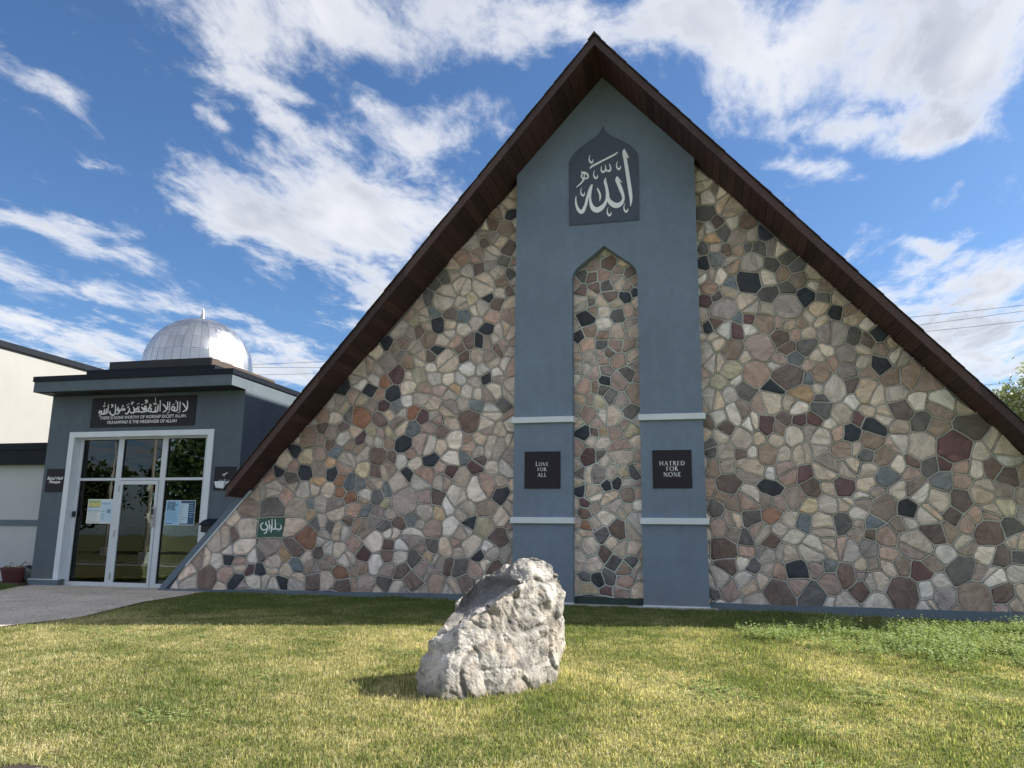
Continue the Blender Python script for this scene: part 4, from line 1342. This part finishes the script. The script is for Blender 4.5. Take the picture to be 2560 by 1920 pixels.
# the long sign over the doors
r4, p4 = plate('entrance_sign', 'long dark sign with Arabic script and two English lines above the doors', -12.255, -9.445, 3.61, 4.305, EY, 0.378, inset=0.04)
smap = bilin((-12.647, 4.574), (-9.161, 4.456), (-12.329, 2.289), (-8.948, 2.274), 2212, 1659)
SH = '''1868,222 1866,330 1845,385 1785,418;1778,265 1812,300 1850,372;1745,235 1738,400;1702,440 1748,412;1705,238 1700,350 1690,395 1650,402 1610,392;1612,395 1598,365 1625,325 1655,345 1640,385 1605,392;1604,300 1652,278;1678,212 1677,268;1572,240 1560,402;1522,445 1570,418;1535,240 1532,330 1510,390 1450,428;1447,285 1480,310 1520,385;1410,215 1403,412;1372,290 1366,385 1340,420 1305,415;1330,320 1322,400 1290,422 1240,418;1270,420 1222,415 1198,395 1228,350 1255,375 1240,415;1330,170 1324,245;1296,262 1305,285 1322,270 1330,288 1346,262;1252,305 1235,285 1232,300 1258,310 1215,338;1180,345 1155,320 1140,345 1165,370 1180,350;1165,375 1120,385 1085,335;1085,335 1175,395 1120,420 1010,418;1010,418 985,375 1030,365 1040,410 990,420;990,420 955,428 915,440 890,415;945,330 962,385 955,430;1170,240 1155,225 1180,215 1185,245 1150,275;1080,300 1128,282;1010,330 1020,348 1035,330 1045,345 1052,325;1008,290 1055,270;945,240 920,255 905,285;960,250 930,270 915,300;880,350 870,410 830,455 800,440;830,305 875,275;840,330 850,350 862,332 872,318;800,400 790,360 765,395 745,365 720,400 700,375;700,375 670,370 675,405 705,400 690,440 645,465;635,285 632,420 600,475 560,470 535,435 545,410;775,300 755,310 775,320 740,345;690,335 672,345 690,355;590,290 565,300 590,315 560,345;510,290 500,445;475,360 470,440 440,462;440,370 432,445 400,460 360,455;400,460 345,440 365,405 395,425 370,455;445,250 442,300;420,310 430,332 445,318 462,310;338,495 378,470'''


def parse(s, wmax):
    out = []
    for st in s.split(';'):
        pts = [tuple(float(a) for a in q.split(',')) for q in st.split()]
        L = sum(math.hypot(pts[i + 1][0] - pts[i][0], pts[i + 1][1] - pts[i][1]) for i in range(len(pts) - 1))
        w_ = wmax if L > 90 else wmax * 0.6
        n = len(pts)
        out.append([(p[0], p[1], w_ * (0.75 if i in (0, n - 1) else 1.1)) for i, p in enumerate(pts)])
    return out


letters(strokes_mesh(MB(), parse(SH, 21), smap, 0.3770, 0.0002), p4, letter_m, 'arabic_script')
t1 = text_mb('THERE IS NONE WORTHY OF WORSHIP EXCEPT ALLAH,', 0.104, -10.83, 3.828, 0.3765, bold=0.0007, width=2.33)
t2 = text_mb('MUHAMMAD IS THE MESSENGER OF ALLAH', 0.104, -10.84, 3.718, 0.3765, bold=0.0007, width=1.86)
t1.add(t2.v, t2.f)
letters(t1, p4)
# name plates beside the surround
r5, p5 = plate('name_plate', 'square dark plate with small italic English name left of the doors', -13.31, -12.80, 2.112, 2.648, EY, 0.380, inset=0.04)
letters(text_mb('Baitul Hadi\nMosque', 0.098, -13.055, 2.385, 0.378, bold=0.0018, shear=0.25, line=0.85), p5)
r6, p6 = plate('name_plate', 'square dark plate with small Arabic name partly hidden by the eave', -8.82, -8.285, 2.142, 2.657, EY, 0.380, inset=0.04)
pmap = bilin((-9.009, 2.899), (-6.64, 2.869), (-8.803, 0.797), (-6.5, 0.832), 1659, 1659)
letters(strokes_mesh(MB(), parse('345,288 312,312 272,325 255,342;272,325 290,350 275,352;365,422 368,448 330,455 318,440;300,402 302,458;283,402 284,456;276,455 258,440 246,465;232,418 242,455 214,475;216,418 188,440 184,466 206,462;340,425 344,428;352,424 356,427', 11), pmap, 0.3785, 0.0002), p6, letter_m, 'arabic_script')
# green plaque let into the stones
r7, p7 = plate('green_plaque', 'small green plaque with white Arabic script set into the fieldstones', -7.425, -6.80, 1.135, 1.535, 0.0, -0.026, green_m, screws=False)
gmap = bilin((-8.737, 2.855), (-6.428, 2.826), (-8.537, 0.806), (-6.291, 0.84), 1659, 1659)
letters(strokes_mesh(MB(), parse('975,1158 935,1190 930,1235 950,1275 990,1285 1035,1262 1045,1220 1015,1185 1025,1140;1040,1265 1032,1310 1010,1335 980,1345;1068,1120 1076,1230 1072,1290;1100,1200 1112,1270 1100,1330;1122,1095 1126,1270;1175,1098 1180,1230 1160,1268 1120,1275;1270,1200 1278,1255 1245,1275 1190,1268 1180,1240;1203,1182 1210,1178;1234,1176 1240,1172;1222,1312 1229,1308;1250,1308 1257,1304', 20), gmap, -0.0275, 0.0003), p7, letter_m, 'arabic_script')

# ---------------------------------------------------------------- notices behind the side panes
def notice(label, x0, x1, z0, z1, parts_):
    root = empty('notice', ((x0 + x1) / 2, 0.60, z0))
    tag(root, label, 'notice', None)
    sh = MB().box(x0, x1, 0.612, 0.614, z0, z1).build('sheet', paper_w)
    att(sh, root)
    for nm, m, mb in parts_:
        o = mb.build(nm, m)
        o.parent = sh
    return root


def lines(x0, x1, zt, n, dz, th, y=0.6095, rag=0.25, seed=1):
    rg = random.Random(seed)
    mb = MB()
    for i in range(n):
        z = zt - i * dz
        mb.box(x0, x1 - rg.random() * rag * (x1 - x0), y, y + 0.0006, z - th, z)
    return mb


def rect(x0, x1, z0, z1, y=0.6105):
    return MB().box(x0, x1, y, y + 0.0008, z0, z1)


ax, bx, cx_, az, bz = -12.262, -11.90, -11.545, 1.392, 1.952
notice('green and pale blue notice sheets taped inside the left pane', ax, cx_, az, bz, [
    ('green_panel', paper_g, rect(ax + 0.02, bx - 0.01, 1.865, 1.925)), ('yellow_panel', paper_y, rect(ax + 0.02, bx - 0.01, 1.775, 1.863)),
    ('blue_panel', paper_lb, rect(ax + 0.02, bx - 0.01, 1.685, 1.765)), ('text_panel', paper_w, rect(ax + 0.02, bx - 0.01, 1.43, 1.675)),
    ('rules', ink, MB().box(ax + 0.016, bx - 0.006, 0.6112, 0.6118, 1.766, 1.776).box(ax + 0.016, bx - 0.006, 0.6112, 0.6118, 1.674, 1.684).box(ax + 0.016, bx - 0.006, 0.6112, 0.6118, 1.420, 1.429)),
    ('text_lines', ink_l, lines(ax + 0.04, bx - 0.03, 1.65, 8, 0.026, 0.006)), ('sheet_right', paper_lb, rect(bx + 0.01, cx_ - 0.01, 1.43, 1.92)),
    ('pictograms', ink_l, MB().box(bx + 0.03, bx + 0.06, 0.609, 0.6096, 1.83, 1.87).box(bx + 0.09, bx + 0.12, 0.609, 0.6096, 1.83, 1.87).box(bx + 0.15, bx + 0.18, 0.609, 0.6096, 1.83, 1.87).box(bx + 0.21, bx + 0.24, 0.609, 0.6096, 1.83, 1.87).box(bx + 0.18, bx + 0.28, 0.609, 0.6096, 1.63, 1.72)),
    ('captions', ink, lines(bx + 0.02, bx + 0.14, 1.67, 4, 0.055, 0.008, seed=4))])
ax, bx, cx_, az, bz = -10.150, -9.775, -9.388, 1.372, 1.927
notice('blue notice sheets reading PLEASE DO NOT ENTER inside the right pane', ax, cx_, az, bz, [
    ('blue_sheet', paper_b, rect(ax + 0.008, bx - 0.012, 1.385, 1.917)), ('navy_sheet', paper_n, rect(bx + 0.008, cx_ - 0.01, 1.385, 1.917)),
    ('heading', ink, text_mb('PLEASE\nDO NOT\nENTER\nIF YOU:', 0.066, ax + 0.035, 1.79, 0.6095, 'LEFT', bold=0.0022, line=0.78)),
    ('text_lines', ink_l, lines(ax + 0.035, bx - 0.05, 1.65, 8, 0.026, 0.007, seed=3)), ('footer', paper_n, rect(ax + 0.02, ax + 0.2, 1.393, 1.412, 0.6096)),
    ('white_panel', paper_lb, rect(bx + 0.018, bx + 0.215, 1.41, 1.86, 0.6096)), ('panel_marks', ink_l, lines(bx + 0.03, bx + 0.19, 1.82, 9, 0.045, 0.012, 0.6088, 0.8, 5)),
    ('side_lines', paper_lb, lines(bx + 0.235, cx_ - 0.02, 1.86, 7, 0.05, 0.008, 0.6096, 0.4, 6))])

# ---------------------------------------------------------------- floodlight on the left eave tip
fl = empty('floodlight', (-7.86, -0.66, 2.18))
tag(fl, 'small white floodlight box fixed to the left eave tip', 'floodlight')
att(MB().add([(-8.03, -0.70, 2.12), (-7.83, -0.70, 2.10), (-7.83, -0.58, 2.10), (-8.03, -0.58, 2.12), (-8.06, -0.72, 2.25), (-7.83, -0.72, 2.25), (-7.83, -0.56, 2.25), (-8.06, -0.56, 2.25)],
             [(0, 3, 2, 1), (4, 5, 6, 7), (0, 1, 5, 4), (1, 2, 6, 5), (2, 3, 7, 6), (3, 0, 4, 7)]).build('housing', white_trim, bevel=0.01), fl)
att(MB().tube([(-7.84, -0.64, 2.20), (-7.77, -0.60, 2.24)], 0.015, 8).build('bracket', white_trim), fl)

# ---------------------------------------------------------------- boulder
def boulder():
    O = Vector((-0.10, -8.10, -0.17))
    rx, fwd = Vector((0.971, 0.2395, 0)), Vector((-0.2395, 0.971, 0))
    pts = [(-.60, -.28, -.1), (-.64, -.22, .11), (-.36, -.50, -.1), (-.38, -.49, .06), (.155, -.20, -.1), (.16, -.18, .05), (.62, .36, -.1), (.64, .42, .32), (.70, .50, .68), (.72, .55, .80), (.71, .58, .92),
           (.62, .55, 1.05), (.51, .58, 1.15), (.43, .60, 1.19), (.16, .66, 1.11), (-.08, .58, .99), (-.34, .42, .74), (-.41, .28, .58), (-.53, -.10, .44), (-.58, -.18, .31),
           (.06, .02, .78), (.24, .16, .90), (.40, .30, .97), (-.25, -.16, .58), (.70, .95, -.1), (.1, 1.05, -.1), (-.5, .6, -.1), (.6, .98, .6), (.1, .95, .7)]
    me = bpy.data.meshes.new('boulder_hull')
    bm = bmesh.new()
    for p in pts:
        bm.verts.new(p)
    bmesh.ops.convex_hull(bm, input=bm.verts)
    loose = [v for v in bm.verts if not v.link_faces]
    bmesh.ops.delete(bm, geom=loose, context='VERTS')
    bm.to_mesh(me)
    bm.free()
    tmp = bpy.data.objects.new('boulder_hull', me)
    COL.objects.link(tmp)
    md = tmp.modifiers.new('r', 'REMESH')
    md.mode = 'VOXEL'
    md.voxel_size = 0.016
    dg = bpy.context.evaluated_depsgraph_get()
    dg.update()
    me2 = bpy.data.meshes.new_from_object(tmp.evaluated_get(dg))
    bpy.data.objects.remove(tmp)
    bm = bmesh.new()
    bm.from_mesh(me2)
    for _ in range(2):
        bmesh.ops.smooth_vert(bm, verts=bm.verts, factor=0.5, use_axis_x=True, use_axis_y=True, use_axis_z=True)
    bm.normal_update()

    REG = [(-.46, .60), (-.37, .535), (.057, .775), (.242, .89), (.30, .955), (.16, .992), (-.066, .99), (-.40, .76)]

    def facet(c):         # the smooth recessed break on the upper left
        d = 9
        for i in range(len(REG)):
            a, b_ = REG[i], REG[(i + 1) % len(REG)]
            ex, ez = b_[0] - a[0], b_[1] - a[1]
            d = min(d, (ex * (c.z - a[1]) - ez * (c.x - a[0])) / math.hypot(ex, ez))
        t = max(0.0, min(1.0, d / 0.03))
        e = max(0.0, min(1.0, (c.x + 0.43) / 0.14))
        return t * t * (3 - 2 * t) * e
    fm = []
    for v in bm.verts:
        m_ = facet(v.co) if (v.normal.y < 0.35 and v.co.y < 0.75) else 0.0
        fm.append((v, m_))
    for v, m_ in fm:
        v.co += Vector((0.35, 0.40, -0.80)) * (0.105 * m_)
    bm.normal_update()

    def disp(bm, octs):
        mv = []
        for v in bm.verts:
            c = v.co
            fmask = facet(c) if c.y < 0.75 else 0.0
            k = 1.0 - 0.82 * fmask
            d = 0.0
            for sc, am, kind in octs:
                q = Vector((c.x * sc, c.y * sc, c.z * sc))
                if kind == 0:
                    d += am * noise.noise(q)
                elif kind == 1:                      # ridges and crevices
                    d -= am * max(0.0, 1 - abs(noise.noise(q)) * 7.0)
                elif kind == 2:                      # lumps
                    d += am * (abs(noise.noise(q)) - 0.2)
                elif kind == 3:                      # broken facets
                    vd = noise.voronoi(q)[0]
                    d += am * (vd[1] - vd[0] - 0.3)
            mv.append(c + v.normal * d * k)
        for v, c in zip(bm.verts, mv):
            v.co = c
        bm.normal_update()
    disp(bm, [(2.0, 0.020, 0), (2.4, 0.075, 3), (4.6, 0.035, 3)])
    bmesh.ops.subdivide_edges(bm, edges=bm.edges, cuts=1, use_grid_fill=True)
    bm.normal_update()
    h0 = [v.co.copy() for v in bm.verts]
    n0 = [v.normal.copy() for v in bm.verts]
    disp(bm, [(7.5, 0.014, 3), (17, 0.006, 3), (31, 0.005, 3), (2.3, 0.026, 1), (4.7, 0.009, 1), (45, 0.003, 0), (80, 0.002, 0)])
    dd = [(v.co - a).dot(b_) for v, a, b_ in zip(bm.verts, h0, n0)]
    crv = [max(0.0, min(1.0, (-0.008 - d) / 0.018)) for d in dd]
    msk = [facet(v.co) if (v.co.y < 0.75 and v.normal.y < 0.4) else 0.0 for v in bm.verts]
    for v in bm.verts:
        c = v.co
        v.co = O + rx * c.x + fwd * c.y + Vector((0, 0, c.z))
    me3 = bpy.data.meshes.new('boulder')
    bm.to_mesh(me3)
    bm.free()
    for v in me3.vertices:
        v.co -= O
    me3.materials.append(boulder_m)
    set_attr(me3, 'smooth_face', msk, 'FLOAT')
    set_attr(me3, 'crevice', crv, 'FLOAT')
    me3.polygons.foreach_set('use_smooth', [True] * len(me3.polygons))
    o = bpy.data.objects.new('boulder', me3)
    o.location = O
    link(o)
    tag(o, 'large pale rough boulder sitting on the front lawn', 'boulder')


boulder()

# ---------------------------------------------------------------- pots by the wing
def pots():
    root = empty('flower_pot', (-13.89, 0.42, 0.02))
    tag(root, 'maroon plastic flower pot with dried plants on the timber bed', 'flower pot')
    c = (-13.89, 0.42, 0.02)
    att(MB().lathe([(0.0, 0.0), (0.215, 0.0), (0.285, 0.27), (0.30, 0.27), (0.31, 0.345), (0.285, 0.345), (0.27, 0.30), (0.0, 0.30)], c, 28).build('pot', pot_m, smooth=False), root)
    rg = random.Random(4)
    mb = MB()
    for i in range(16):
        a = rg.uniform(0, 2 * PI)
        r_ = rg.uniform(0, 0.22)
        p = Vector((c[0] + r_ * math.cos(a), c[1] + r_ * math.sin(a), 0.31))
        L = rg.uniform(0.06, 0.26)
        tip = p + Vector((math.cos(a) * L * 0.7, math.sin(a) * L * 0.4, L * rg.uniform(0.3, 1)))
        mid = (p + tip) / 2 + Vector((0, 0, 0.03))
        mb.tube([p, mid, tip], [0.006, 0.005, 0.003], 4)
        for k in range(3):
            q = tip + Vector((rg.uniform(-.04, .04), rg.uniform(-.04, .04), rg.uniform(-.03, .03)))
            d = Vector((rg.uniform(-1, 1), rg.uniform(-1, 1), rg.uniform(-1, 1))).normalized() * 0.03
            e = d.orthogonal().normalized() * 0.014
            mb.add([q - d, q + e, q + d, q - e], [(0, 1, 2, 3)])
    att(mb.build('dried_plant', dryplant), root)
    root = empty('urn', (-13.62, 0.62, 0.02))
    tag(root, 'grey green urn leaning behind the maroon pot', 'urn')
    c = Vector((-13.60, 0.62, 0.02))
    mb = MB().lathe([(0.0, 0.0), (0.14, 0.0), (0.20, 0.12), (0.235, 0.26), (0.24, 0.34), (0.215, 0.35), (0.2, 0.30), (0.0, 0.28)], (0, 0, 0), 28)
    R_ = Matrix.Rotation(math.radians(16), 4, 'Y')
    mb.v = [tuple(c + R_ @ Vector(v)) for v in mb.v]
    att(mb.build('urn_body', urn_m, smooth=True), root)
    for i, (x0, x1, y0, y1) in enumerate(((-16.5, -13.42, 0.06, 0.15), (-13.50, -13.42, 0.155, 0.86))):
        t = MB().box(x0, x1, y0, y1, -0.1, 0.035).build('bed_timber', timber_m, bevel=0.008)
        tag(t, ['long brown timber edging in front of the maroon pot', 'short brown timber edging beside the grey entrance pier'][i], 'timber', 'timber edging')
    tag(MB().box(-16.5, -13.5, 0.15, 0.89, -0.3, 0.015).build('bed_soil', soil_m), kind='structure')


pots()

# ---------------------------------------------------------------- overhead wires beyond the hall
for k, (a, b_, c, lab) in enumerate(((8.744e-4, 0.03706, 12.5665, 'highest thin overhead wire crossing the sky behind the gable'), (1.1024e-3, 0.03591, 11.7782, 'third thin overhead wire from the top behind the gable'),
                                     (0.0016604, 0.041595, 12.132, 'second thin overhead wire, just under the highest one'), (0.0, 0.054, 8.72, 'lowest thin overhead wire, near the treetop at right'))):
    pts = [(x, 30 + k * 0.5, a * x * x + b_ * x + c) for x in range(-60, 64, 4)]
    tag(MB().tube(pts, 0.011, 6).build('overhead_wire', wire_m), lab, 'wire', 'overhead wires')


# ---------------------------------------------------------------- trees
def make_tree(name, label, loc, H, R, lm, seed, nl, lsz, squash=1.0, group=None):
    rg = random.Random(seed)
    root = empty(name, loc)
    tag(root, label, 'tree', group)
    mb = MB()
    base = Vector(loc)
    top = base + Vector((rg.uniform(-.4, .4), rg.uniform(-.4, .4), H * 0.55))
    mb.tube([base - Vector((0, 0, .3)), base + Vector((0.1, 0, H * .2)), base + (top - base) * 0.7, top], [H * .03, H * .024, H * .016, H * .008], 9)
    tips = []
    for i in range(11):
        a = 2 * PI * i / 11 + rg.uniform(-.3, .3)
        s = base + (top - base) * rg.uniform(0.45, 1.0)
        e = s + Vector((math.cos(a) * R * rg.uniform(.45, .8), math.sin(a) * R * rg.uniform(.45, .8), H * rg.uniform(.08, .38)))
        m_ = (s + e) / 2 + Vector((0, 0, H * 0.03))
        mb.tube([s, m_, e], [H * .010, H * .007, H * .003], 6)
        tips += [m_, e]
    att(mb.build('trunk', bark, smooth=True), root)
    cen = base + Vector((0, 0, H * 0.66))
    clumps = []
    while len(clumps) < 70:
        v = Vector((rg.gauss(0, .5), rg.gauss(0, .5), rg.gauss(0, .5)))
        if v.length > 1.0 or v.length < 0.35:
            continue
        clumps.append((cen + Vector((v.x * R, v.y * R, v.z * H * 0.40 * squash)), R * rg.uniform(.13, .27)))
    clumps += [(t, R * .22) for t in tips]
    V, F, rn = [], [], []
    for i in range(nl):
        c, r_ = rg.choice(clumps)
        p = c + Vector((rg.gauss(0, .55), rg.gauss(0, .55), rg.gauss(0, .45))) * r_
        d = Vector((rg.uniform(-1, 1), rg.uniform(-1, 1), rg.uniform(-1, .4))).normalized()
        e = d.cross(Vector((rg.uniform(-1, 1), rg.uniform(-1, 1), 1))).normalized()
        s = lsz * rg.uniform(.6, 1.3)
        b_ = len(V)
        V += [p - d * s, p + e * s * .45, p + d * s, p - e * s * .45]
        F.append((b_, b_ + 1, b_ + 2, b_ + 3))
        rn += [rg.random()] * 4
    me = bpy.data.meshes.new('crown')
    me.from_pydata([tuple(v) for v in V], [], F)
    me.materials.append(lm)
    set_attr(me, 'rnd', rn, 'FLOAT')
    o = bpy.data.objects.new('crown', me)
    link(o)
    att(o, root)
    return root


make_tree('willow_tree', 'silvery green tree behind the right slope of the roof', (18.4, 28.5, -0.2), 10.6, 3.9, leaf_m, 8, 15000, 0.14)
for i, (x, y, H, R, sd) in enumerate(((-36, -38, 12, 5, 1), (-47, -36, 9, 5, 2), (-27, -44, 13, 5.5, 3), (-62, -44, 11, 6, 4), (-18, -46, 10, 5, 5))):
    make_tree('street_tree', ['round green tree across the street', 'low wide green tree across the street', 'tallest green tree across the street', 'leftmost green tree across the street', 'rightmost green tree across the street'][i], (x, y, -0.4), H * 0.8, R, leaf_d, sd, 5000, 0.30, group='trees across the street')
for i, (x, y) in enumerate(((-26.3, -19.4), (-38.7, -31.0))):
    pr = empty('lamp_post', (x, y, -0.35))
    tag(pr, ['pale lamp post on the near verge of the street', 'pale lamp post on the far verge of the street'][i], 'lamp post', 'lamp posts along the street')
    att(MB().tube([(x, y, -.4), (x, y, 3), (x, y, 7.5)], [.12, .10, .07], 10).build('post', pole_m, smooth=True), pr)
    att(MB().tube([(x, y, 7.4), (x + .6, y, 7.9), (x + 1.6, y, 8.0)], .05, 8).build('arm', pole_m, smooth=True), pr)
    att(MB().box(x + 1.4, x + 2.0, y - .12, y + .12, 7.9, 8.02).build('lamp_head', pole_m), pr)
    att(MB().box(x - .22, x + .22, y - .22, y + .22, -.45, .25).build('footing', concrete, bevel=0.02), pr)

# ---------------------------------------------------------------- grass and weeds
def proto(name, build, material, cnt, seed):
    """one tile of plants, kept outside the scene and instanced by the stuff objects"""
    rg = np.random.RandomState(seed)
    V, F, r1_, r2_ = build(rg, cnt)
    me = bpy.data.meshes.new(name)
    me.from_pydata(V, [], F)
    me.materials.append(material)
    set_attr(me, 'rnd', r1_, 'FLOAT')
    set_attr(me, 'rnd2', r2_, 'FLOAT')
    return bpy.data.objects.new(name, me)


def grass_tile(rg, n):
    V, F, a1, a2 = [], [], [], []
    for i in range(n):
        x, y = rg.uniform(-.24, .24, 2)
        hgt = rg.uniform(.018, .046) if rg.rand() < .93 else rg.uniform(.045, .075)
        a = rg.uniform(0, 2 * PI)
        lean = abs(rg.normal(0, 1.0))
        w_ = rg.uniform(.0022, .0046)
        dx, dy = math.cos(a), math.sin(a)
        b_ = rg.uniform(0, 2 * PI)
        wx, wy = math.cos(b_) * w_, math.sin(b_) * w_
        m = (x + dx * hgt * lean * .35, y + dy * hgt * lean * .35, hgt * .6)
        t = (x + dx * hgt * lean, y + dy * hgt * lean, hgt * max(.3, 1 - .35 * min(lean, 2.0)))
        k = len(V)
        V += [(x - wx, y - wy, -.01), (x + wx, y + wy, -.01), (m[0] + wx * .8, m[1] + wy * .8, m[2]), (m[0] - wx * .8, m[1] - wy * .8, m[2]), t]
        F += [(k, k + 1, k + 2, k + 3), (k + 3, k + 2, k + 4)]
        a1 += [rg.rand()] * 5
        a2 += [rg.rand()] * 5
    return V, F, a1, a2


def weed_tile(rg, n):
    V, F, a1, a2 = [], [], [], []
    for i in range(n):
        x, y = rg.uniform(-.25, .25, 2)
        hgt = rg.uniform(.05, .17) * (1 if rg.rand() < .9 else 1.7)
        nl = rg.randint(3, 7)
        fl_ = rg.rand() < .05
        for j in range(nl):
            a = rg.uniform(0, 2 * PI)
            z = hgt * (0.35 + 0.65 * (j + 1) / nl)
            L = rg.uniform(.018, .042)
            dx, dy = math.cos(a) * L, math.sin(a) * L
            k = len(V)
            dz = rg.uniform(-.012, .02)
            V += [(x, y, z), (x + dx * .5 - dy * .45, y + dy * .5 + dx * .45, z + dz * .6), (x + dx, y + dy, z + dz), (x + dx * .5 + dy * .45, y + dy * .5 - dx * .45, z + dz * .6)]
            F.append((k, k + 1, k + 2, k + 3))
            q = rg.uniform(0, .9)
            a1 += [q] * 4
            a2 += [rg.rand()] * 4
        k = len(V)
        V += [(x - .002, y, -.01), (x + .002, y, -.01), (x, y, hgt)]
        F.append((k, k + 1, k + 2))
        a1 += [.5] * 3
        a2 += [.5] * 3
        if fl_:
            k = len(V)
            s = .011
            V += [(x - s, y, hgt + .01), (x, y - s, hgt + .012), (x + s, y, hgt + .01), (x, y + s, hgt + .016), (x, y, hgt + .028)]
            F += [(0 + k, 1 + k, 4 + k), (1 + k, 2 + k, 4 + k), (2 + k, 3 + k, 4 + k), (3 + k, k, 4 + k)]
            a1 += [1.0] * 5
            a2 += [1.0] * 5
    return V, F, a1, a2


def scatter(name, label, cat, protos, pts, base_mat):
    """points with rotation / scale / variant, instanced by geometry nodes"""
    col_ = bpy.data.collections.new(name + '_tiles')
    for p in protos:
        col_.objects.link(p)
    me = bpy.data.meshes.new(name)
    me.from_pydata([p[:3] for p in pts], [], [])
    set_attr(me, 'rot', [p[3] for p in pts], 'FLOAT')
    set_attr(me, 'scl', [p[4] for p in pts], 'FLOAT')
    set_attr(me, 'var', [p[5] for p in pts], 'INT')
    o = bpy.data.objects.new(name, me)
    link(o)
    tag(o, label, cat, None, 'stuff')
    ng = bpy.data.node_groups.new(name, 'GeometryNodeTree')
    ng.interface.new_socket('Geometry', in_out='INPUT', socket_type='NodeSocketGeometry')
    ng.interface.new_socket('Geometry', in_out='OUTPUT', socket_type='NodeSocketGeometry')
    N, Lk = ng.nodes, ng.links
    gi, go = N.new('NodeGroupInput'), N.new('NodeGroupOutput')
    ci = N.new('GeometryNodeCollectionInfo')
    ci.inputs['Collection'].default_value = col_
    ci.inputs['Separate Children'].default_value = True
    ci.inputs['Reset Children'].default_value = True
    ip = N.new('GeometryNodeInstanceOnPoints')
    ip.inputs['Pick Instance'].default_value = True

    def na(nm, typ):
        q = N.new('GeometryNodeInputNamedAttribute')
        q.data_type = typ
        q.inputs['Name'].default_value = nm
        return q.outputs['Attribute']
    cx = N.new('ShaderNodeCombineXYZ')
    Lk.new(na('rot', 'FLOAT'), cx.inputs[2])
    er = N.new('FunctionNodeEulerToRotation')
    Lk.new(cx.outputs[0], er.inputs[0])
    cs = N.new('ShaderNodeCombineXYZ')
    sc_ = na('scl', 'FLOAT')
    cs.inputs[0].default_value = 1
    cs.inputs[1].default_value = 1
    Lk.new(sc_, cs.inputs[2])
    Lk.new(gi.outputs[0], ip.inputs['Points'])
    Lk.new(ci.outputs[0], ip.inputs['Instance'])
    Lk.new(na('var', 'INT'), ip.inputs['Instance Index'])
    Lk.new(er.outputs[0], ip.inputs['Rotation'])
    Lk.new(cs.outputs[0], ip.inputs['Scale'])
    Lk.new(ip.outputs[0], go.inputs[0])
    md = o.modifiers.new('scatter', 'NODES')
    md.node_group = ng
    return o


def in_weeds(x, y):
    yt = np.interp(x, [2.2, 3.0, 5, 7, 11], [-2.9, -2.3, -1.5, -0.5, 0])
    yb = np.interp(x, [2.2, 2.6, 3.8, 5, 6.5, 11], [-3.2, -4.4, -5.1, -5.4, -5.6, -5.2])
    yt += 0.35 * noise.noise((x * 1.3, 0.5, 3))
    yb += 0.45 * noise.noise((x * 1.1, 4.5, 3))
    return x > 2.2 and yb < y < yt


rg = random.Random(21)
gp, wp = [], []
st = 0.27
for i in range(int(26 / st)):
    for j in range(int(13.6 / st)):
        x = -14.6 + (i + rg.uniform(-.3, .3)) * st
        y = -13.4 + (j + rg.uniform(-.3, .3)) * st
        if x < -13.2 and y > -0.1:
            continue
        if in_path(x - 0.10, y) or in_path(x + 0.15, y) or in_path(x, y + 0.12):
            continue
        if y > -0.24 and not (x < -12.3):
            continue
        if y > -0.62 and abs(x) < 2.1:
            continue
        if math.hypot(x + 0.10, y + 7.75) < 0.30:
            continue
        if x < -1.25 + 0.2 * noise.noise((y * 3, 1, 1)) and y < -10.80 + 0.10 * noise.noise((x * 3, 2, 5)):
            continue
        n_ = noise.noise((x * 0.8, y * 0.8, 7.7))
        sc_ = 1.0 + 0.35 * n_ + rg.uniform(-.12, .12)
        if y > -0.75 and rg.random() < 0.6:
            sc_ *= rg.uniform(1.2, 2.0)
        elif rg.random() < 0.03:
            sc_ *= 1.6
        if math.hypot(x + 0.05, y + 7.85) < 1.05:
            sc_ *= 1.35
        gp.append((x, y, gz(x, y) - 0.004, rg.uniform(0, 2 * PI), max(.55, sc_), rg.randrange(4)))
        if in_weeds(x, y) and rg.random() < 0.45 + 1.1 * noise.noise((x * 1.7, y * 1.7, 31)):
            wp.append((x, y, gz(x, y), rg.uniform(0, 2 * PI), rg.uniform(.45, 1.35), rg.randrange(3)))
protos = [proto('grass_tile', grass_tile, blade_m, 680, 40 + i) for i in range(4)]
scatter('grass', 'sun-dried mown lawn grass in front of the hall', 'grass', protos, gp, blade_m)
protos = [proto('weed_tile', weed_tile, weed_m, 70, 60 + i) for i in range(3)]
# stray broad-leaved weeds in the lawn
for (x, y) in ((1.75, -7.2), (1.9, -7.6), (3.1, -7.3), (3.6, -6.6), (-6.0, -5.9), (-5.2, -6.6), (-1.6, -6.3), (2.6, -8.5), (-2.2, -9.6)):
    wp.append((x, y, gz(x, y) - 0.01, rg.uniform(0, 6), 0.35, rg.randrange(3)))
for _ in range(46):
    x, y = rg.uniform(-6.5, 6), rg.uniform(-10.5, -2.5)
    if not in_path(x, y) and math.hypot(x + 0.1, y + 7.75) > 1.0:
        wp.append((x, y, gz(x, y) - 0.012, rg.uniform(0, 6), rg.uniform(.18, .34), rg.randrange(3)))
scatter('weeds', 'leafy green weeds growing along the right foot of the wall', 'weeds', protos, wp, weed_m)
vs = [(x, y, gz(x, y) + 0.012 + 0.012 * noise.noise((x * 5, y * 5, 0))) for y in (-13.9, -13, -12, -11.4, -11.15, -10.98, -10.88) for x in [-14 + 0.4 * i for i in range(32)]]
tag(MB().add(vs, [(j * 32 + i, j * 32 + i + 1, j * 32 + i + 33, j * 32 + i + 32) for j in range(6) for i in range(31)]).build('soil', soil_m, smooth=True), kind='structure')
print('tiles', len(gp), len(wp))
